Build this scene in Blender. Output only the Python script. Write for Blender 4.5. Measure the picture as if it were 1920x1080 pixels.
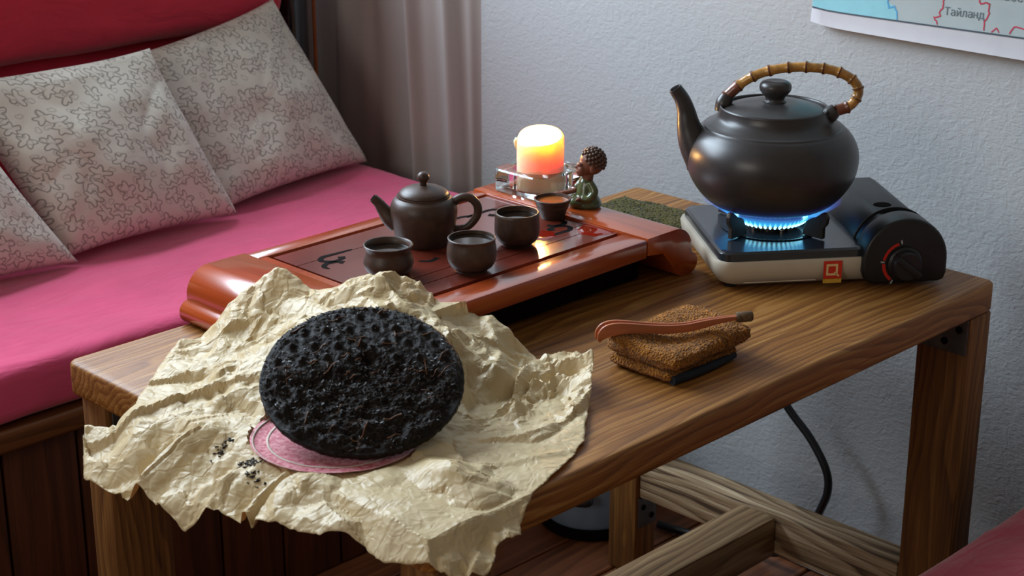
import bpy, bmesh, math, random
import numpy as np
from mathutils import Vector, Matrix, noise, geometry
random.seed(7); rng = np.random.default_rng(7)
S = bpy.context.scene
for o in list(bpy.data.objects): bpy.data.objects.remove(o)
COL = S.collection
PI = math.pi
T = 0.63                      # height of the table top above the floor
WX = 1.185                    # the right-hand wall
# ------------------------------------------------------------------ camera
cam = bpy.data.cameras.new('camera'); camo = bpy.data.objects.new('camera', cam); COL.objects.link(camo)
camo.location = (-0.958, -1.6773, 0.7561 + T)
camo.rotation_euler = (math.radians(90 - 19.732), 0, math.radians(44.852 - 90))
cam.sensor_width = 36; cam.lens = 3278.5 / 1920 * 36
cam.clip_start = .05
cam.dof.use_dof = True; cam.dof.focus_distance = 2.12; cam.dof.aperture_fstop = 11
S.camera = camo
# ------------------------------------------------------------------ world, window light and added side fill
w = bpy.data.worlds.new('world'); S.world = w; w.use_nodes = True
bg = w.node_tree.nodes['Background']; bg.inputs[0].default_value = (1.0, .84, .66, 1); bg.inputs[1].default_value = .18
la = bpy.data.lights.new('window_daylight', 'AREA'); la.shape = 'RECTANGLE'; la.size = 1.40; la.size_y = 1.00
la.energy = 85; la.color = (.71, .855, 1.0)
lo = bpy.data.objects.new('window_daylight', la); COL.objects.link(lo)
lo.location = (.20, 1.012, 1.78)
lo.rotation_euler = (math.radians(-90), 0, 0)      # faces -Y, into the room
lb_ = bpy.data.lights.new('side_fill_light', 'AREA'); lb_.shape = 'RECTANGLE'; lb_.size = 1.0; lb_.size_y = 1.15
lb_.energy = 16; lb_.color = (1.0, .95, .86)
lbo = bpy.data.objects.new('side_fill_light', lb_); COL.objects.link(lbo)
lbo.location = (-2.50, -.55, 1.62); lbo.rotation_euler = (0, math.radians(-90), 0)     # added fill to lift paper front and table legs; faces +X
S.view_settings.view_transform = 'Standard'; S.view_settings.look = 'None'
S.view_settings.exposure = .0; S.view_settings.gamma = 1; S.view_settings.use_curve_mapping = False

# ------------------------------------------------------------------ material helpers
def mat_new(name):
    m = bpy.data.materials.new(name); m.use_nodes = True
    nt = m.node_tree; b = nt.nodes['Principled BSDF']
    return m, nt, b
class NT:
    def __init__(s, nt): s.nt = nt
    def n(s, t, **kw):
        x = s.nt.nodes.new(t)
        for k, v in kw.items():
            if k.startswith('i_'): x.inputs[k[2:].replace('_', ' ')].default_value = v
            else: setattr(x, k, v)
        return x
    def l(s, a, b): s.nt.links.new(a, b)
    def math(s, op, a, b=None, c=None, clamp=False):
        x = s.nt.nodes.new('ShaderNodeMath'); x.operation = op; x.use_clamp = clamp
        for i, v in enumerate((a, b, c)):
            if v is None: continue
            if isinstance(v, (int, float)): x.inputs[i].default_value = v
            else: s.l(v, x.inputs[i])
        return x.outputs[0]
    def coord(s, kind='Object', scale=(1, 1, 1), rot=(0, 0, 0)):
        tc = s.n('ShaderNodeTexCoord'); mp = s.n('ShaderNodeMapping')
        mp.inputs['Scale'].default_value = scale; mp.inputs['Rotation'].default_value = rot
        s.l(tc.outputs[kind], mp.inputs[0]); return mp.outputs[0]
    def noise(s, vec, scale, detail=4, rough=.55, dist=0):
        x = s.n('ShaderNodeTexNoise'); s.l(vec, x.inputs['Vector'])
        x.inputs['Scale'].default_value = scale; x.inputs['Detail'].default_value = detail
        x.inputs['Roughness'].default_value = rough; x.inputs['Distortion'].default_value = dist
        return x.outputs[0]
    def ramp(s, fac, stops):
        x = s.n('ShaderNodeValToRGB'); s.l(fac, x.inputs[0]); e = x.color_ramp.elements
        while len(e) < len(stops): e.new(.5)
        for i, (p, c) in enumerate(stops):
            e[i].position = p; e[i].color = (*c, 1) if len(c) == 3 else c
        return x.outputs[0]
    def mix(s, fac, a, b, mode='MIX'):
        x = s.n('ShaderNodeMix', data_type='RGBA', blend_type=mode)
        for i, v in ((0, fac), (6, a), (7, b)):
            if isinstance(v, (int, float)): x.inputs[i].default_value = v
            elif isinstance(v, tuple): x.inputs[i].default_value = (*v, 1)
            else: s.l(v, x.inputs[i])
        return x.outputs[2]
    def bump(s, h, strength=.3, dist=.002, normal=None):
        x = s.n('ShaderNodeBump'); x.inputs['Strength'].default_value = strength; x.inputs['Distance'].default_value = dist
        s.l(h, x.inputs['Height'])
        if normal is not None: s.l(normal, x.inputs['Normal'])
        return x.outputs[0]
def plain(name, col, rough=.5, metal=0, coat=0, var=.12, vscale=40, bump=0, bscale=200, bdist=.001, sheen=0, spec=.5, trans=0, ior=1.45, stretch=(1, 1, 1)):
    m, nt, b = mat_new(name); N = NT(nt)
    v = N.coord(scale=stretch)
    f = N.noise(v, vscale, 4)
    c0 = tuple(max(0, x * (1 - var)) for x in col); c1 = tuple(min(1, x * (1 + var)) for x in col)
    N.l(N.ramp(f, [(.3, c0), (.7, c1)]), b.inputs['Base Color'])
    b.inputs['Roughness'].default_value = rough; b.inputs['Metallic'].default_value = metal
    b.inputs['Coat Weight'].default_value = coat; b.inputs['Coat Roughness'].default_value = .08
    b.inputs['Specular IOR Level'].default_value = spec; b.inputs['IOR'].default_value = ior
    b.inputs['Transmission Weight'].default_value = trans
    if sheen: b.inputs['Sheen Weight'].default_value = sheen; b.inputs['Sheen Roughness'].default_value = .5
    if bump: N.l(N.bump(N.noise(v, bscale, 5, .6), bump, bdist), b.inputs['Normal'])
    return m
def wood(name, dark, mid, light, axis=0, rings=38, rough=.55, bump=.35, coat=0, contrast=1.0, seed=0.0, bdist=.0015, spec=.4):
    m, nt, b = mat_new(name); N = NT(nt)
    tc = N.n('ShaderNodeTexCoord'); mp0 = N.n('ShaderNodeMapping'); mp0.inputs['Location'].default_value = (seed, seed * .7, seed * .3)
    N.l(tc.outputs['Object'], mp0.inputs[0])
    def st(a, c):
        sc = [c, c, c]; sc[axis] = a
        mp = N.n('ShaderNodeMapping'); mp.inputs['Scale'].default_value = sc; N.l(mp0.outputs[0], mp.inputs[0]); return mp.outputs[0]
    low = N.noise(st(1.3, 6), 1, 3, .55)
    sep = N.n('ShaderNodeSeparateXYZ'); N.l(mp0.outputs[0], sep.inputs[0])
    ax = [0, 1, 2]; ax.remove(axis)
    across = N.math('ADD', sep.outputs[ax[0]], N.math('MULTIPLY', sep.outputs[ax[1]], .8))
    ph = N.math('ADD', N.math('MULTIPLY', across, rings), N.math('MULTIPLY', low, rings * .22))
    ring = N.math('FRACT', ph)                                   # slow rise, sharp fall: early and late wood
    ring = N.math('MULTIPLY', ring, N.math('SUBTRACT', 1, N.math('POWER', ring, 9)))
    fib = N.noise(st(7, 420), 1, 3, .65)
    fib2 = N.noise(st(2.2, 75), 1, 5, .65)
    f = N.math('ADD', N.math('MULTIPLY', ring, .26), N.math('ADD', N.math('MULTIPLY', fib, .42), N.math('MULTIPLY', fib2, .55)))
    f = N.math('ADD', N.math('MULTIPLY', N.math('SUBTRACT', f, .60), contrast * 1.6), .5, clamp=True)
    col = N.ramp(f, [(.12, dark), (.5, mid), (.9, light)])
    blot = N.noise(st(2, 6), 1, 3, .6)
    col = N.mix(N.ramp(blot, [(.42, (0, 0, 0)), (.75, (.55, .55, .55))]), col, N.mix(1.0, col, (.62, .55, .5), 'MULTIPLY'))
    # a few knots
    vo = N.n('ShaderNodeTexVoronoi'); vo.feature = 'F1'; vo.inputs['Scale'].default_value = 1
    N.l(st(4.5, 9), vo.inputs['Vector'])
    kn = N.ramp(vo.outputs['Distance'], [(.03, (1, 1, 1)), (.10, (0, 0, 0))])
    col = N.mix(N.math('MULTIPLY', kn, .7), col, tuple(x * .55 for x in dark))
    N.l(col, b.inputs['Base Color'])
    b.inputs['Roughness'].default_value = rough; b.inputs['Coat Weight'].default_value = coat; b.inputs['Specular IOR Level'].default_value = spec
    b.inputs['Coat Roughness'].default_value = .12
    if bump: N.l(N.bump(f, bump, bdist), b.inputs['Normal'])
    return m
def fabric(name, col, wrinkle=.25, rough=.85, weave=1500, sheen=.25):
    m, nt, b = mat_new(name); N = NT(nt); v = N.coord()
    f = N.noise(v, 9, 3); f2 = N.noise(v, weave, 1)
    c = N.mix(N.ramp(f, [(.3, (0, 0, 0)), (.7, (1, 1, 1))]), tuple(x * .88 for x in col), tuple(min(1, x * 1.08) for x in col))
    c = N.mix(N.math('MULTIPLY', f2, .25), c, tuple(x * .7 for x in col))
    N.l(c, b.inputs['Base Color']); b.inputs['Roughness'].default_value = rough; b.inputs['Specular IOR Level'].default_value = .2
    b.inputs['Sheen Weight'].default_value = sheen; b.inputs['Sheen Roughness'].default_value = .5
    v2 = N.coord(scale=(1, 2.6, 2.6))
    wr = N.noise(v2, 9, 3, .5, 1.2)
    n1 = N.bump(wr, wrinkle, .02); N.l(N.bump(f2, .12, .0006, n1), b.inputs['Normal'])
    return m
def emit(name, col, strength):
    m, nt, b = mat_new(name)
    b.inputs['Base Color'].default_value = (*col, 1); b.inputs['Emission Color'].default_value = (*col, 1); b.inputs['Emission Strength'].default_value = strength
    return m

# ------------------------------------------------------------------ mesh helpers
def tag(o, label=None, cat=None, group=None, kind=None):
    if label: o['label'] = label
    if cat: o['category'] = cat
    if group: o['group'] = group
    if kind: o['kind'] = kind
    return o
def thing(name, label, cat, loc=(0, 0, 0), rotz=0, group=None):
    o = bpy.data.objects.new(name, None); COL.objects.link(o); o.empty_display_size = .02
    o.location = loc; o.rotation_euler = (0, 0, rotz)
    return tag(o, label, cat, group)
def obj(name, vf, m, parent=None, smooth=True, angle=35, loc=None, rot=None):
    v, f = vf
    me = bpy.data.meshes.new(name); me.from_pydata([tuple(p) for p in v], [], [tuple(x) for x in f]); me.update()
    if m: me.materials.append(m)
    if smooth:
        me.polygons.foreach_set('use_smooth', [True] * len(me.polygons))
        if angle < 180: me.set_sharp_from_angle(angle=math.radians(angle))
    o = bpy.data.objects.new(name, me); COL.objects.link(o)
    if parent: o.parent = parent
    if loc is not None: o.location = loc
    if rot is not None: o.rotation_euler = rot
    return o
def bm_out(bm):
    bm.verts.index_update()
    r = ([v.co.copy() for v in bm.verts], [[v.index for v in f.verts] for f in bm.faces]); bm.free(); return r
def box(x0, x1, y0, y1, z0, z1, bev=0, seg=2):
    bm = bmesh.new(); bmesh.ops.create_cube(bm, size=1)
    for v in bm.verts:
        v.co = Vector((x0 if v.co.x < 0 else x1, y0 if v.co.y < 0 else y1, z0 if v.co.z < 0 else z1))
    if bev: bmesh.ops.bevel(bm, geom=bm.edges[:], offset=bev, segments=seg, profile=.5, affect='EDGES')
    return bm_out(bm)
def join(*parts):
    V, F = [], []
    for v, f in parts:
        k = len(V); V += list(v); F += [[i + k for i in x] for x in f]
    return V, F
def lathe(prof, seg=64, cap=True):
    V, F, rows = [], [], []
    for r, z in prof:
        if r < 1e-6: rows.append([len(V)]); V.append((0, 0, z))
        else:
            rows.append(list(range(len(V), len(V) + seg)))
            V += [(r * math.cos(2 * PI * i / seg), r * math.sin(2 * PI * i / seg), z) for i in range(seg)]
    for a, b in zip(rows, rows[1:]):
        for i in range(seg):
            j = (i + 1) % seg
            if len(a) == 1 and len(b) == 1: continue
            if len(a) == 1: F.append([a[0], b[j], b[i]])
            elif len(b) == 1: F.append([a[i], a[j], b[0]])
            else: F.append([a[i], a[j], b[j], b[i]])
    return V, F
def sprof(P, k=4, keep=40):
    # round the polyline of a profile, leaving its sharp corners alone
    out = []; n = len(P)
    def turn(i):
        if i <= 0 or i >= n - 1: return 180
        a = Vector((P[i][0] - P[i-1][0], P[i][1] - P[i-1][1])); b = Vector((P[i+1][0] - P[i][0], P[i+1][1] - P[i][1]))
        return math.degrees(a.angle(b, 0))
    for i in range(n - 1):
        p1, p2 = P[i], P[i + 1]
        m1 = (0, 0) if turn(i) > keep else ((P[i+1][0] - P[i-1][0]) / 2, (P[i+1][1] - P[i-1][1]) / 2)
        m2 = (0, 0) if turn(i + 1) > keep else ((P[i+2][0] - P[i][0]) / 2, (P[i+2][1] - P[i][1]) / 2)
        L = math.hypot(p2[0] - p1[0], p2[1] - p1[1])
        def lim(m):
            l = math.hypot(*m); return m if l < 1e-9 else (m[0] / l * L, m[1] / l * L)
        d_ = (p2[0] - p1[0], p2[1] - p1[1])
        m1 = lim(m1) if turn(i) <= keep else d_; m2 = lim(m2) if turn(i + 1) <= keep else d_
        for t in [q / k for q in range(k)]:
            h = (2*t**3 - 3*t*t + 1, t**3 - 2*t*t + t, -2*t**3 + 3*t*t, t**3 - t*t)
            out.append(tuple(max(0, h[0]*p1[c] + h[1]*m1[c] + h[2]*p2[c] + h[3]*m2[c]) if c == 0 else h[0]*p1[c] + h[1]*m1[c] + h[2]*p2[c] + h[3]*m2[c] for c in (0, 1)))
    out.append(P[-1]); return out
def spline(pts, n):
    P = [Vector(p) for p in pts]; out = []
    m = len(P) - 1
    for k in range(n + 1):
        t = k / n * m; i = min(int(t), m - 1); u = t - i
        p0 = P[max(i - 1, 0)]; p1 = P[i]; p2 = P[i + 1]; p3 = P[min(i + 2, m)]
        out.append(.5 * ((2 * p1) + (p2 - p0) * u + (2 * p0 - 5 * p1 + 4 * p2 - p3) * u * u + (3 * p1 - p0 - 3 * p2 + p3) * u ** 3))
    return out
def lerpl(vals, n):
    m = len(vals) - 1; out = []
    for k in range(n + 1):
        t = k / n * m; i = min(int(t), m - 1); out.append(vals[i] + (vals[i + 1] - vals[i]) * (t - i))
    return out
def tube(path, radii, seg=16, cap=True, flat=1.0):
    P = [Vector(p) for p in path]
    if isinstance(radii, (int, float)): radii = [radii] * len(P)
    V, F = [], []
    t0 = (P[1] - P[0]).normalized(); up = Vector((0, 0, 1)) if abs(t0.z) < .9 else Vector((1, 0, 0))
    nrm = (up - t0 * up.dot(t0)).normalized()
    for i, p in enumerate(P):
        t = (P[min(i + 1, len(P) - 1)] - P[max(i - 1, 0)]).normalized()
        nrm = (nrm - t * nrm.dot(t)).normalized(); bi = t.cross(nrm)
        for k in range(seg):
            a = 2 * PI * k / seg
            V.append(p + (nrm * math.cos(a) * flat + bi * math.sin(a)) * radii[i])
    for i in range(len(P) - 1):
        for k in range(seg):
            j = (k + 1) % seg
            F.append([i * seg + k, i * seg + j, (i + 1) * seg + j, (i + 1) * seg + k])
    if cap:
        F.append(list(range(seg))[::-1]); F.append(list(range((len(P) - 1) * seg, len(P) * seg)))
    return V, F
def prism(outline, d0, d1, plane='XZ'):
    """closed 2D outline extruded along the third axis"""
    def put(a, b, d): return {'XZ': (a, d, b), 'XY': (a, b, d), 'YZ': (d, a, b)}[plane]
    n = len(outline)
    V = [put(a, b, d0) for a, b in outline] + [put(a, b, d1) for a, b in outline]
    F = [list(range(n)), list(range(2 * n - 1, n - 1, -1))]
    for i in range(n):
        j = (i + 1) % n; F.append([i, i + n, j + n, j])
    bm = bmesh.new(); vs = [bm.verts.new(v) for v in V]
    for f in F: bm.faces.new([vs[i] for i in f])
    bmesh.ops.recalc_face_normals(bm, faces=bm.faces[:])
    return bm_out(bm)
def bevel_vf(vf, off, seg=2, ang=40):
    bm = bmesh.new(); vs = [bm.verts.new(v) for v in vf[0]]
    for f in vf[1]: bm.faces.new([vs[i] for i in f])
    bm.normal_update()
    es = [e for e in bm.edges if len(e.link_faces) == 2 and e.calc_face_angle(0) > math.radians(ang)]
    bmesh.ops.bevel(bm, geom=es, offset=off, segments=seg, profile=.5, affect='EDGES', clamp_overlap=True)
    return bm_out(bm)
def arc(cx, cz, r, a0, a1, n=12):
    return [(cx + r * math.cos(math.radians(a0 + (a1 - a0) * i / n)), cz + r * math.sin(math.radians(a0 + (a1 - a0) * i / n))) for i in range(n + 1)]
def xform(vf, M): return [M @ Vector(p) for p in vf[0]], vf[1]
def grid(nu, nv, fn):
    V = [fn(i / nu, j / nv) for j in range(nv + 1) for i in range(nu + 1)]
    F = [[j * (nu + 1) + i, j * (nu + 1) + i + 1, (j + 1) * (nu + 1) + i + 1, (j + 1) * (nu + 1) + i] for j in range(nv) for i in range(nu)]
    return V, F
def nz(x, y, z=0.0, oct=3):
    return noise.fractal((x, y, z), 1.0, 2.0, oct)
def uvset(o, fn):
    me = o.data; uv = me.uv_layers.new(name='UVMap')
    for l in me.loops: uv.data[l.index].uv = fn(l.vertex_index)

# ------------------------------------------------------------------ materials
def wallpaper(name, col):
    m, nt, b = mat_new(name); N = NT(nt); v = N.coord()
    a = N.noise(v, 60, 2, .5, 1.6)
    st = N.noise(N.coord(scale=(1, 1, 2.4), rot=(math.radians(35), 0, 0)), 105, 2, .5, .8)
    big = N.noise(v, 2.0, 2)
    N.l(N.mix(big, tuple(x * .97 for x in col), col), b.inputs['Base Color'])
    b.inputs['Roughness'].default_value = .75; b.inputs['Specular IOR Level'].default_value = .25
    h = N.math('ADD', a, N.math('MULTIPLY', st, .8))
    N.l(N.bump(h, .40, .0026), b.inputs['Normal']); return m
M_wall = wallpaper('embossed_wallpaper', (.42, .432, .432))
M_wall2 = wallpaper('back_wallpaper', (.50, .47, .44))
M_floor = wood('floor_boards', (.08, .024, .009), (.20, .065, .024), (.29, .105, .04), axis=0, rings=30, rough=.45, bump=.1, seed=3)
M_table = wood('table_pine', (.095, .029, .004), (.275, .105, .016), (.50, .27, .075), axis=0, rings=70, rough=.48, bump=.5, contrast=.90, seed=1.3, bdist=.0016)
M_leg = wood('table_leg_pine', (.055, .020, .004), (.18, .072, .015), (.32, .15, .036), axis=2, rings=60, rough=.6, bump=.4, contrast=1.0, seed=5)
M_beamx = wood('stretcher_pine', (.09, .045, .018), (.27, .16, .07), (.45, .31, .16), axis=0, rings=45, rough=.65, bump=.45, contrast=1.1, seed=8)
M_beamy = wood('weathered_stretcher', (.06, .03, .014), (.28, .18, .09), (.5, .38, .24), axis=1, rings=55, rough=.7, bump=.6, contrast=1.5, seed=11)
M_panel = wood('sofa_panel', (.028, .007, .003), (.075, .019, .006), (.12, .034, .012), axis=2, rings=25, rough=.5, bump=.12, seed=2)
M_ledge = wood('sofa_ledge', (.05, .015, .005), (.14, .05, .015), (.22, .09, .03), axis=0, rings=30, rough=.4, bump=.15, seed=4)
M_pink = fabric('pink_cover', (.64, .066, .165), .16)
M_red = fabric('red_cover', (.54, .022, .05), .30)
M_red2 = fabric('rose_cover', (.42, .05, .085), .35)
M_brmetal = plain('bracket_steel', (.10, .10, .10), .45, .7, var=.25, bump=.2)
M_lacq = wood('red_lacquer', (.22, .032, .007), (.40, .066, .012), (.50, .10, .02), axis=1, rings=10, rough=.22, bump=.03, coat=.8, contrast=.7, seed=6, spec=.6)
M_lacqx = wood('red_lacquer_rail', (.20, .028, .006), (.36, .056, .011), (.46, .09, .019), axis=0, rings=10, rough=.22, bump=.03, coat=.8, contrast=.7, seed=7, spec=.6)
M_lacqp = wood('dark_lacquer_panel', (.085, .014, .008), (.15, .024, .013), (.20, .036, .018), axis=0, rings=9, rough=.25, bump=.03, coat=.7, contrast=.7, seed=9, spec=.6)
M_dark = plain('black_and_shade', (.006, .004, .0035), .9, spec=.08)  # near-black parts; also painted shade for curls and spout mouths
M_clay = plain('dark_clay', (.058, .031, .020), .42, var=.25, vscale=90, bump=.12, bscale=600, bdist=.0006, spec=.45)
M_kettle = plain('kettle_clay', (.036, .031, .030), .34, var=.2, vscale=30, bump=.05, bscale=300, bdist=.0005, spec=.55)
M_black = plain('black_plastic', (.012, .012, .014), .38, var=.2, bump=.03, bscale=500)
M_plate = plain('dark_enamel', (.020, .022, .027), .22, var=.2, coat=.3, spec=.6)
M_silver = plain('cream_enamel', (.50, .44, .35), .35, var=.06, vscale=14, spec=.5)
M_steel = plain('burner_steel', (.35, .33, .30), .35, .9, var=.2)
M_fin = plain('support_steel', (.045, .035, .028), .5, .5, var=.3)
M_glass = plain('clear_glass', (.97, 1.0, 1.0), .02, trans=1, var=.0, ior=1.5)
M_bamboo = plain('bamboo', (.42, .20, .045), .22, var=.45, vscale=60, coat=.5)
M_bnode = plain('bamboo_node', (.12, .04, .015), .35, var=.3)
M_tea = plain('dark_tea', (.010, .006, .004), .02, var=.0, spec=.5, ior=1.65)
M_tea2 = plain('candlelit_tea', (.30, .085, .02), .05, var=.1, spec=.6)  # orange candle glow put into the tea's base colour
M_puddle = plain('spilled_tea', (.20, .010, .004), .04, var=.1, spec=.7)
M_white = plain('white_paint', (.75, .75, .73), .4, var=.03)
M_cord = plain('black_rubber', (.010, .010, .012), .4, var=.1)
M_wcord = plain('white_cable', (.6, .6, .58), .45, var=.05)
M_bin = plain('blue_grey_enamel', (.20, .27, .36), .35, var=.08)
M_curt = plain('taupe_satin', (.37, .335, .31), .42, var=.05, vscale=4, spec=.4, sheen=.3)
M_paperw = plain('poster_paper', (.46, .45, .47), .45, var=.03)
M_sea = plain('print_sea', (.22, .50, .56), .45, var=.05)
M_land = plain('print_land', (.34, .40, .40), .45, var=.04)
M_coast = plain('print_coast_blue', (.07, .33, .58), .5, var=.05)
M_redp = plain('print_red', (.45, .02, .06), .5, var=.05)
M_ink = plain('print_ink', (.03, .05, .07), .5, var=.05)
M_inkt = plain('print_grey_ink', (.09, .13, .15), .5, var=.05)
M_tong = plain('tong_wood', (.36, .10, .035), .38, var=.2, vscale=30, stretch=(.3, 4, 4))
M_bind = plain('cord_binding', (.11, .06, .025), .8, var=.5, vscale=300, bump=.6, bscale=500)
M_hem = plain('navy_hem', (.008, .012, .02), .85, var=.3, bump=.4, bscale=900)
M_robe = plain('green_glaze', (.075, .085, .030), .25, var=.35, vscale=80, coat=.4)
M_terra = plain('terracotta', (.17, .055, .028), .55, var=.25, vscale=120)
M_hair = plain('brown_hair_glaze', (.085, .042, .026), .5, var=.3, vscale=200)
M_stred = plain('sticker_red', (.62, .03, .012), .45, var=.05)
M_stcream = plain('sticker_cream', (.80, .55, .25), .5, var=.05)
M_styel = plain('sticker_yellow', (.62, .36, .04), .5, var=.2, vscale=400)
M_dialred = plain('dial_red', (.55, .02, .01), .5, var=.1)
M_dialgrey = plain('dial_grey', (.35, .35, .35), .5, var=.1)
M_orange = plain('orange_cable', (.42, .12, .02), .5, var=.1)
M_wick = plain('wick', (.03, .02, .01), .9)
M_labelw = plain('label_line', (.62, .50, .42), .8, var=.1)
def terry(name, c0, c1, sc=420):
    m, nt, b = mat_new(name); N = NT(nt); v = N.coord()
    vo = N.n('ShaderNodeTexVoronoi'); vo.inputs['Scale'].default_value = sc; N.l(v, vo.inputs['Vector'])
    f = N.noise(v, 60, 4, .6); g = N.math('ADD', N.math('MULTIPLY', f, .7), N.math('MULTIPLY', vo.outputs['Distance'], .5))
    N.l(N.ramp(g, [(.3, c0), (.75, c1)]), b.inputs['Base Color'])
    b.inputs['Roughness'].default_value = .95; b.inputs['Specular IOR Level'].default_value = .1
    b.inputs['Sheen Weight'].default_value = .12
    N.l(N.bump(N.math('ADD', vo.outputs['Distance'], f), .9, .003), b.inputs['Normal']); return m
M_terry = terry('brown_terry', (.07, .019, .003), (.36, .135, .017))
M_moss = terry('olive_terry', (.012, .010, .003), (.095, .078, .016), 300)
def paper_mat():
    m, nt, b = mat_new('kraft_paper'); N = NT(nt); v = N.coord()
    f = N.noise(v, 14, 4, .6); g = N.noise(v, 350, 3)
    c = N.ramp(f, [(.3, (.68, .53, .28)), (.7, (.80, .67, .42))])
    c = N.mix(N.math('MULTIPLY', g, .3), c, (.50, .34, .16)); N.l(c, b.inputs['Base Color'])
    b.inputs['Roughness'].default_value = .42; b.inputs['Specular IOR Level'].default_value = .4
    vo = N.n('ShaderNodeTexVoronoi'); vo.feature = 'DISTANCE_TO_EDGE'; vo.inputs['Scale'].default_value = 55
    dv = N.n('ShaderNodeMixRGB'); dv.inputs[0].default_value = .03; N.l(v, dv.inputs[1])
    nn = N.n('ShaderNodeTexNoise'); nn.inputs['Scale'].default_value = 25; N.l(v, nn.inputs['Vector']); N.l(nn.outputs['Color'], dv.inputs[2])
    N.l(dv.outputs[0], vo.inputs['Vector'])
    cr = N.ramp(vo.outputs['Distance'], [(0, (0, 0, 0)), (.12, (1, 1, 1))])
    vo2 = N.n('ShaderNodeTexVoronoi'); vo2.feature = 'F1'; vo2.inputs['Scale'].default_value = 110; N.l(dv.outputs[0], vo2.inputs['Vector'])
    h = N.math('ADD', N.math('MULTIPLY', cr, .35), vo2.outputs['Distance'])
    N.l(N.bump(h, .5, .002), b.inputs['Normal'])
    tr = N.n('ShaderNodeBsdfTranslucent'); N.l(N.mix(1.0, c, (1.0, .72, .42), 'MULTIPLY'), tr.inputs[0])
    mx = N.n('ShaderNodeMixShader'); mx.inputs[0].default_value = .26
    N.l(b.outputs[0], mx.inputs[1]); N.l(tr.outputs[0], mx.inputs[2]); N.l(mx.outputs[0], nt.nodes['Material Output'].inputs[0]); return m
M_paper = paper_mat()
def cake_mat():
    m, nt, b = mat_new('pressed_tea'); N = NT(nt); v = N.coord()
    f = N.noise(v, 260, 6, .7); fs = N.noise(N.coord(scale=(1, 5, 1), rot=(0, 0, .6)), 130, 4, .7)
    fs2 = N.noise(N.coord(scale=(4, 1, 1), rot=(0, 0, .3)), 150, 4, .7)
    mx = N.math('MAXIMUM', fs, fs2)
    c = N.ramp(f, [(.35, (.0035, .0024, .002)), (.6, (.013, .0075, .0045)), (.85, (.048, .026, .013))])
    c = N.mix(N.ramp(mx, [(.66, (0, 0, 0)), (.78, (.8, .8, .8))]), c, (.11, .06, .028))
    N.l(c, b.inputs['Base Color']); b.inputs['Roughness'].default_value = .42; b.inputs['Specular IOR Level'].default_value = .16
    N.l(N.bump(N.math('ADD', f, mx), .7, .0022), b.inputs['Normal']); return m
M_cake = cake_mat()
M_stem = plain('tea_stem', (.12, .05, .02), .6, var=.4, vscale=200)
def pink_label():
    m, nt, b = mat_new('pink_print'); N = NT(nt); v = N.coord()
    f = N.noise(v, 220, 5, .7)
    N.l(N.ramp(f, [(.38, (.42, .05, .08)), (.62, (.70, .30, .32))]), b.inputs['Base Color']); b.inputs['Roughness'].default_value = .7; return m
M_pinkl = pink_label()
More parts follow.
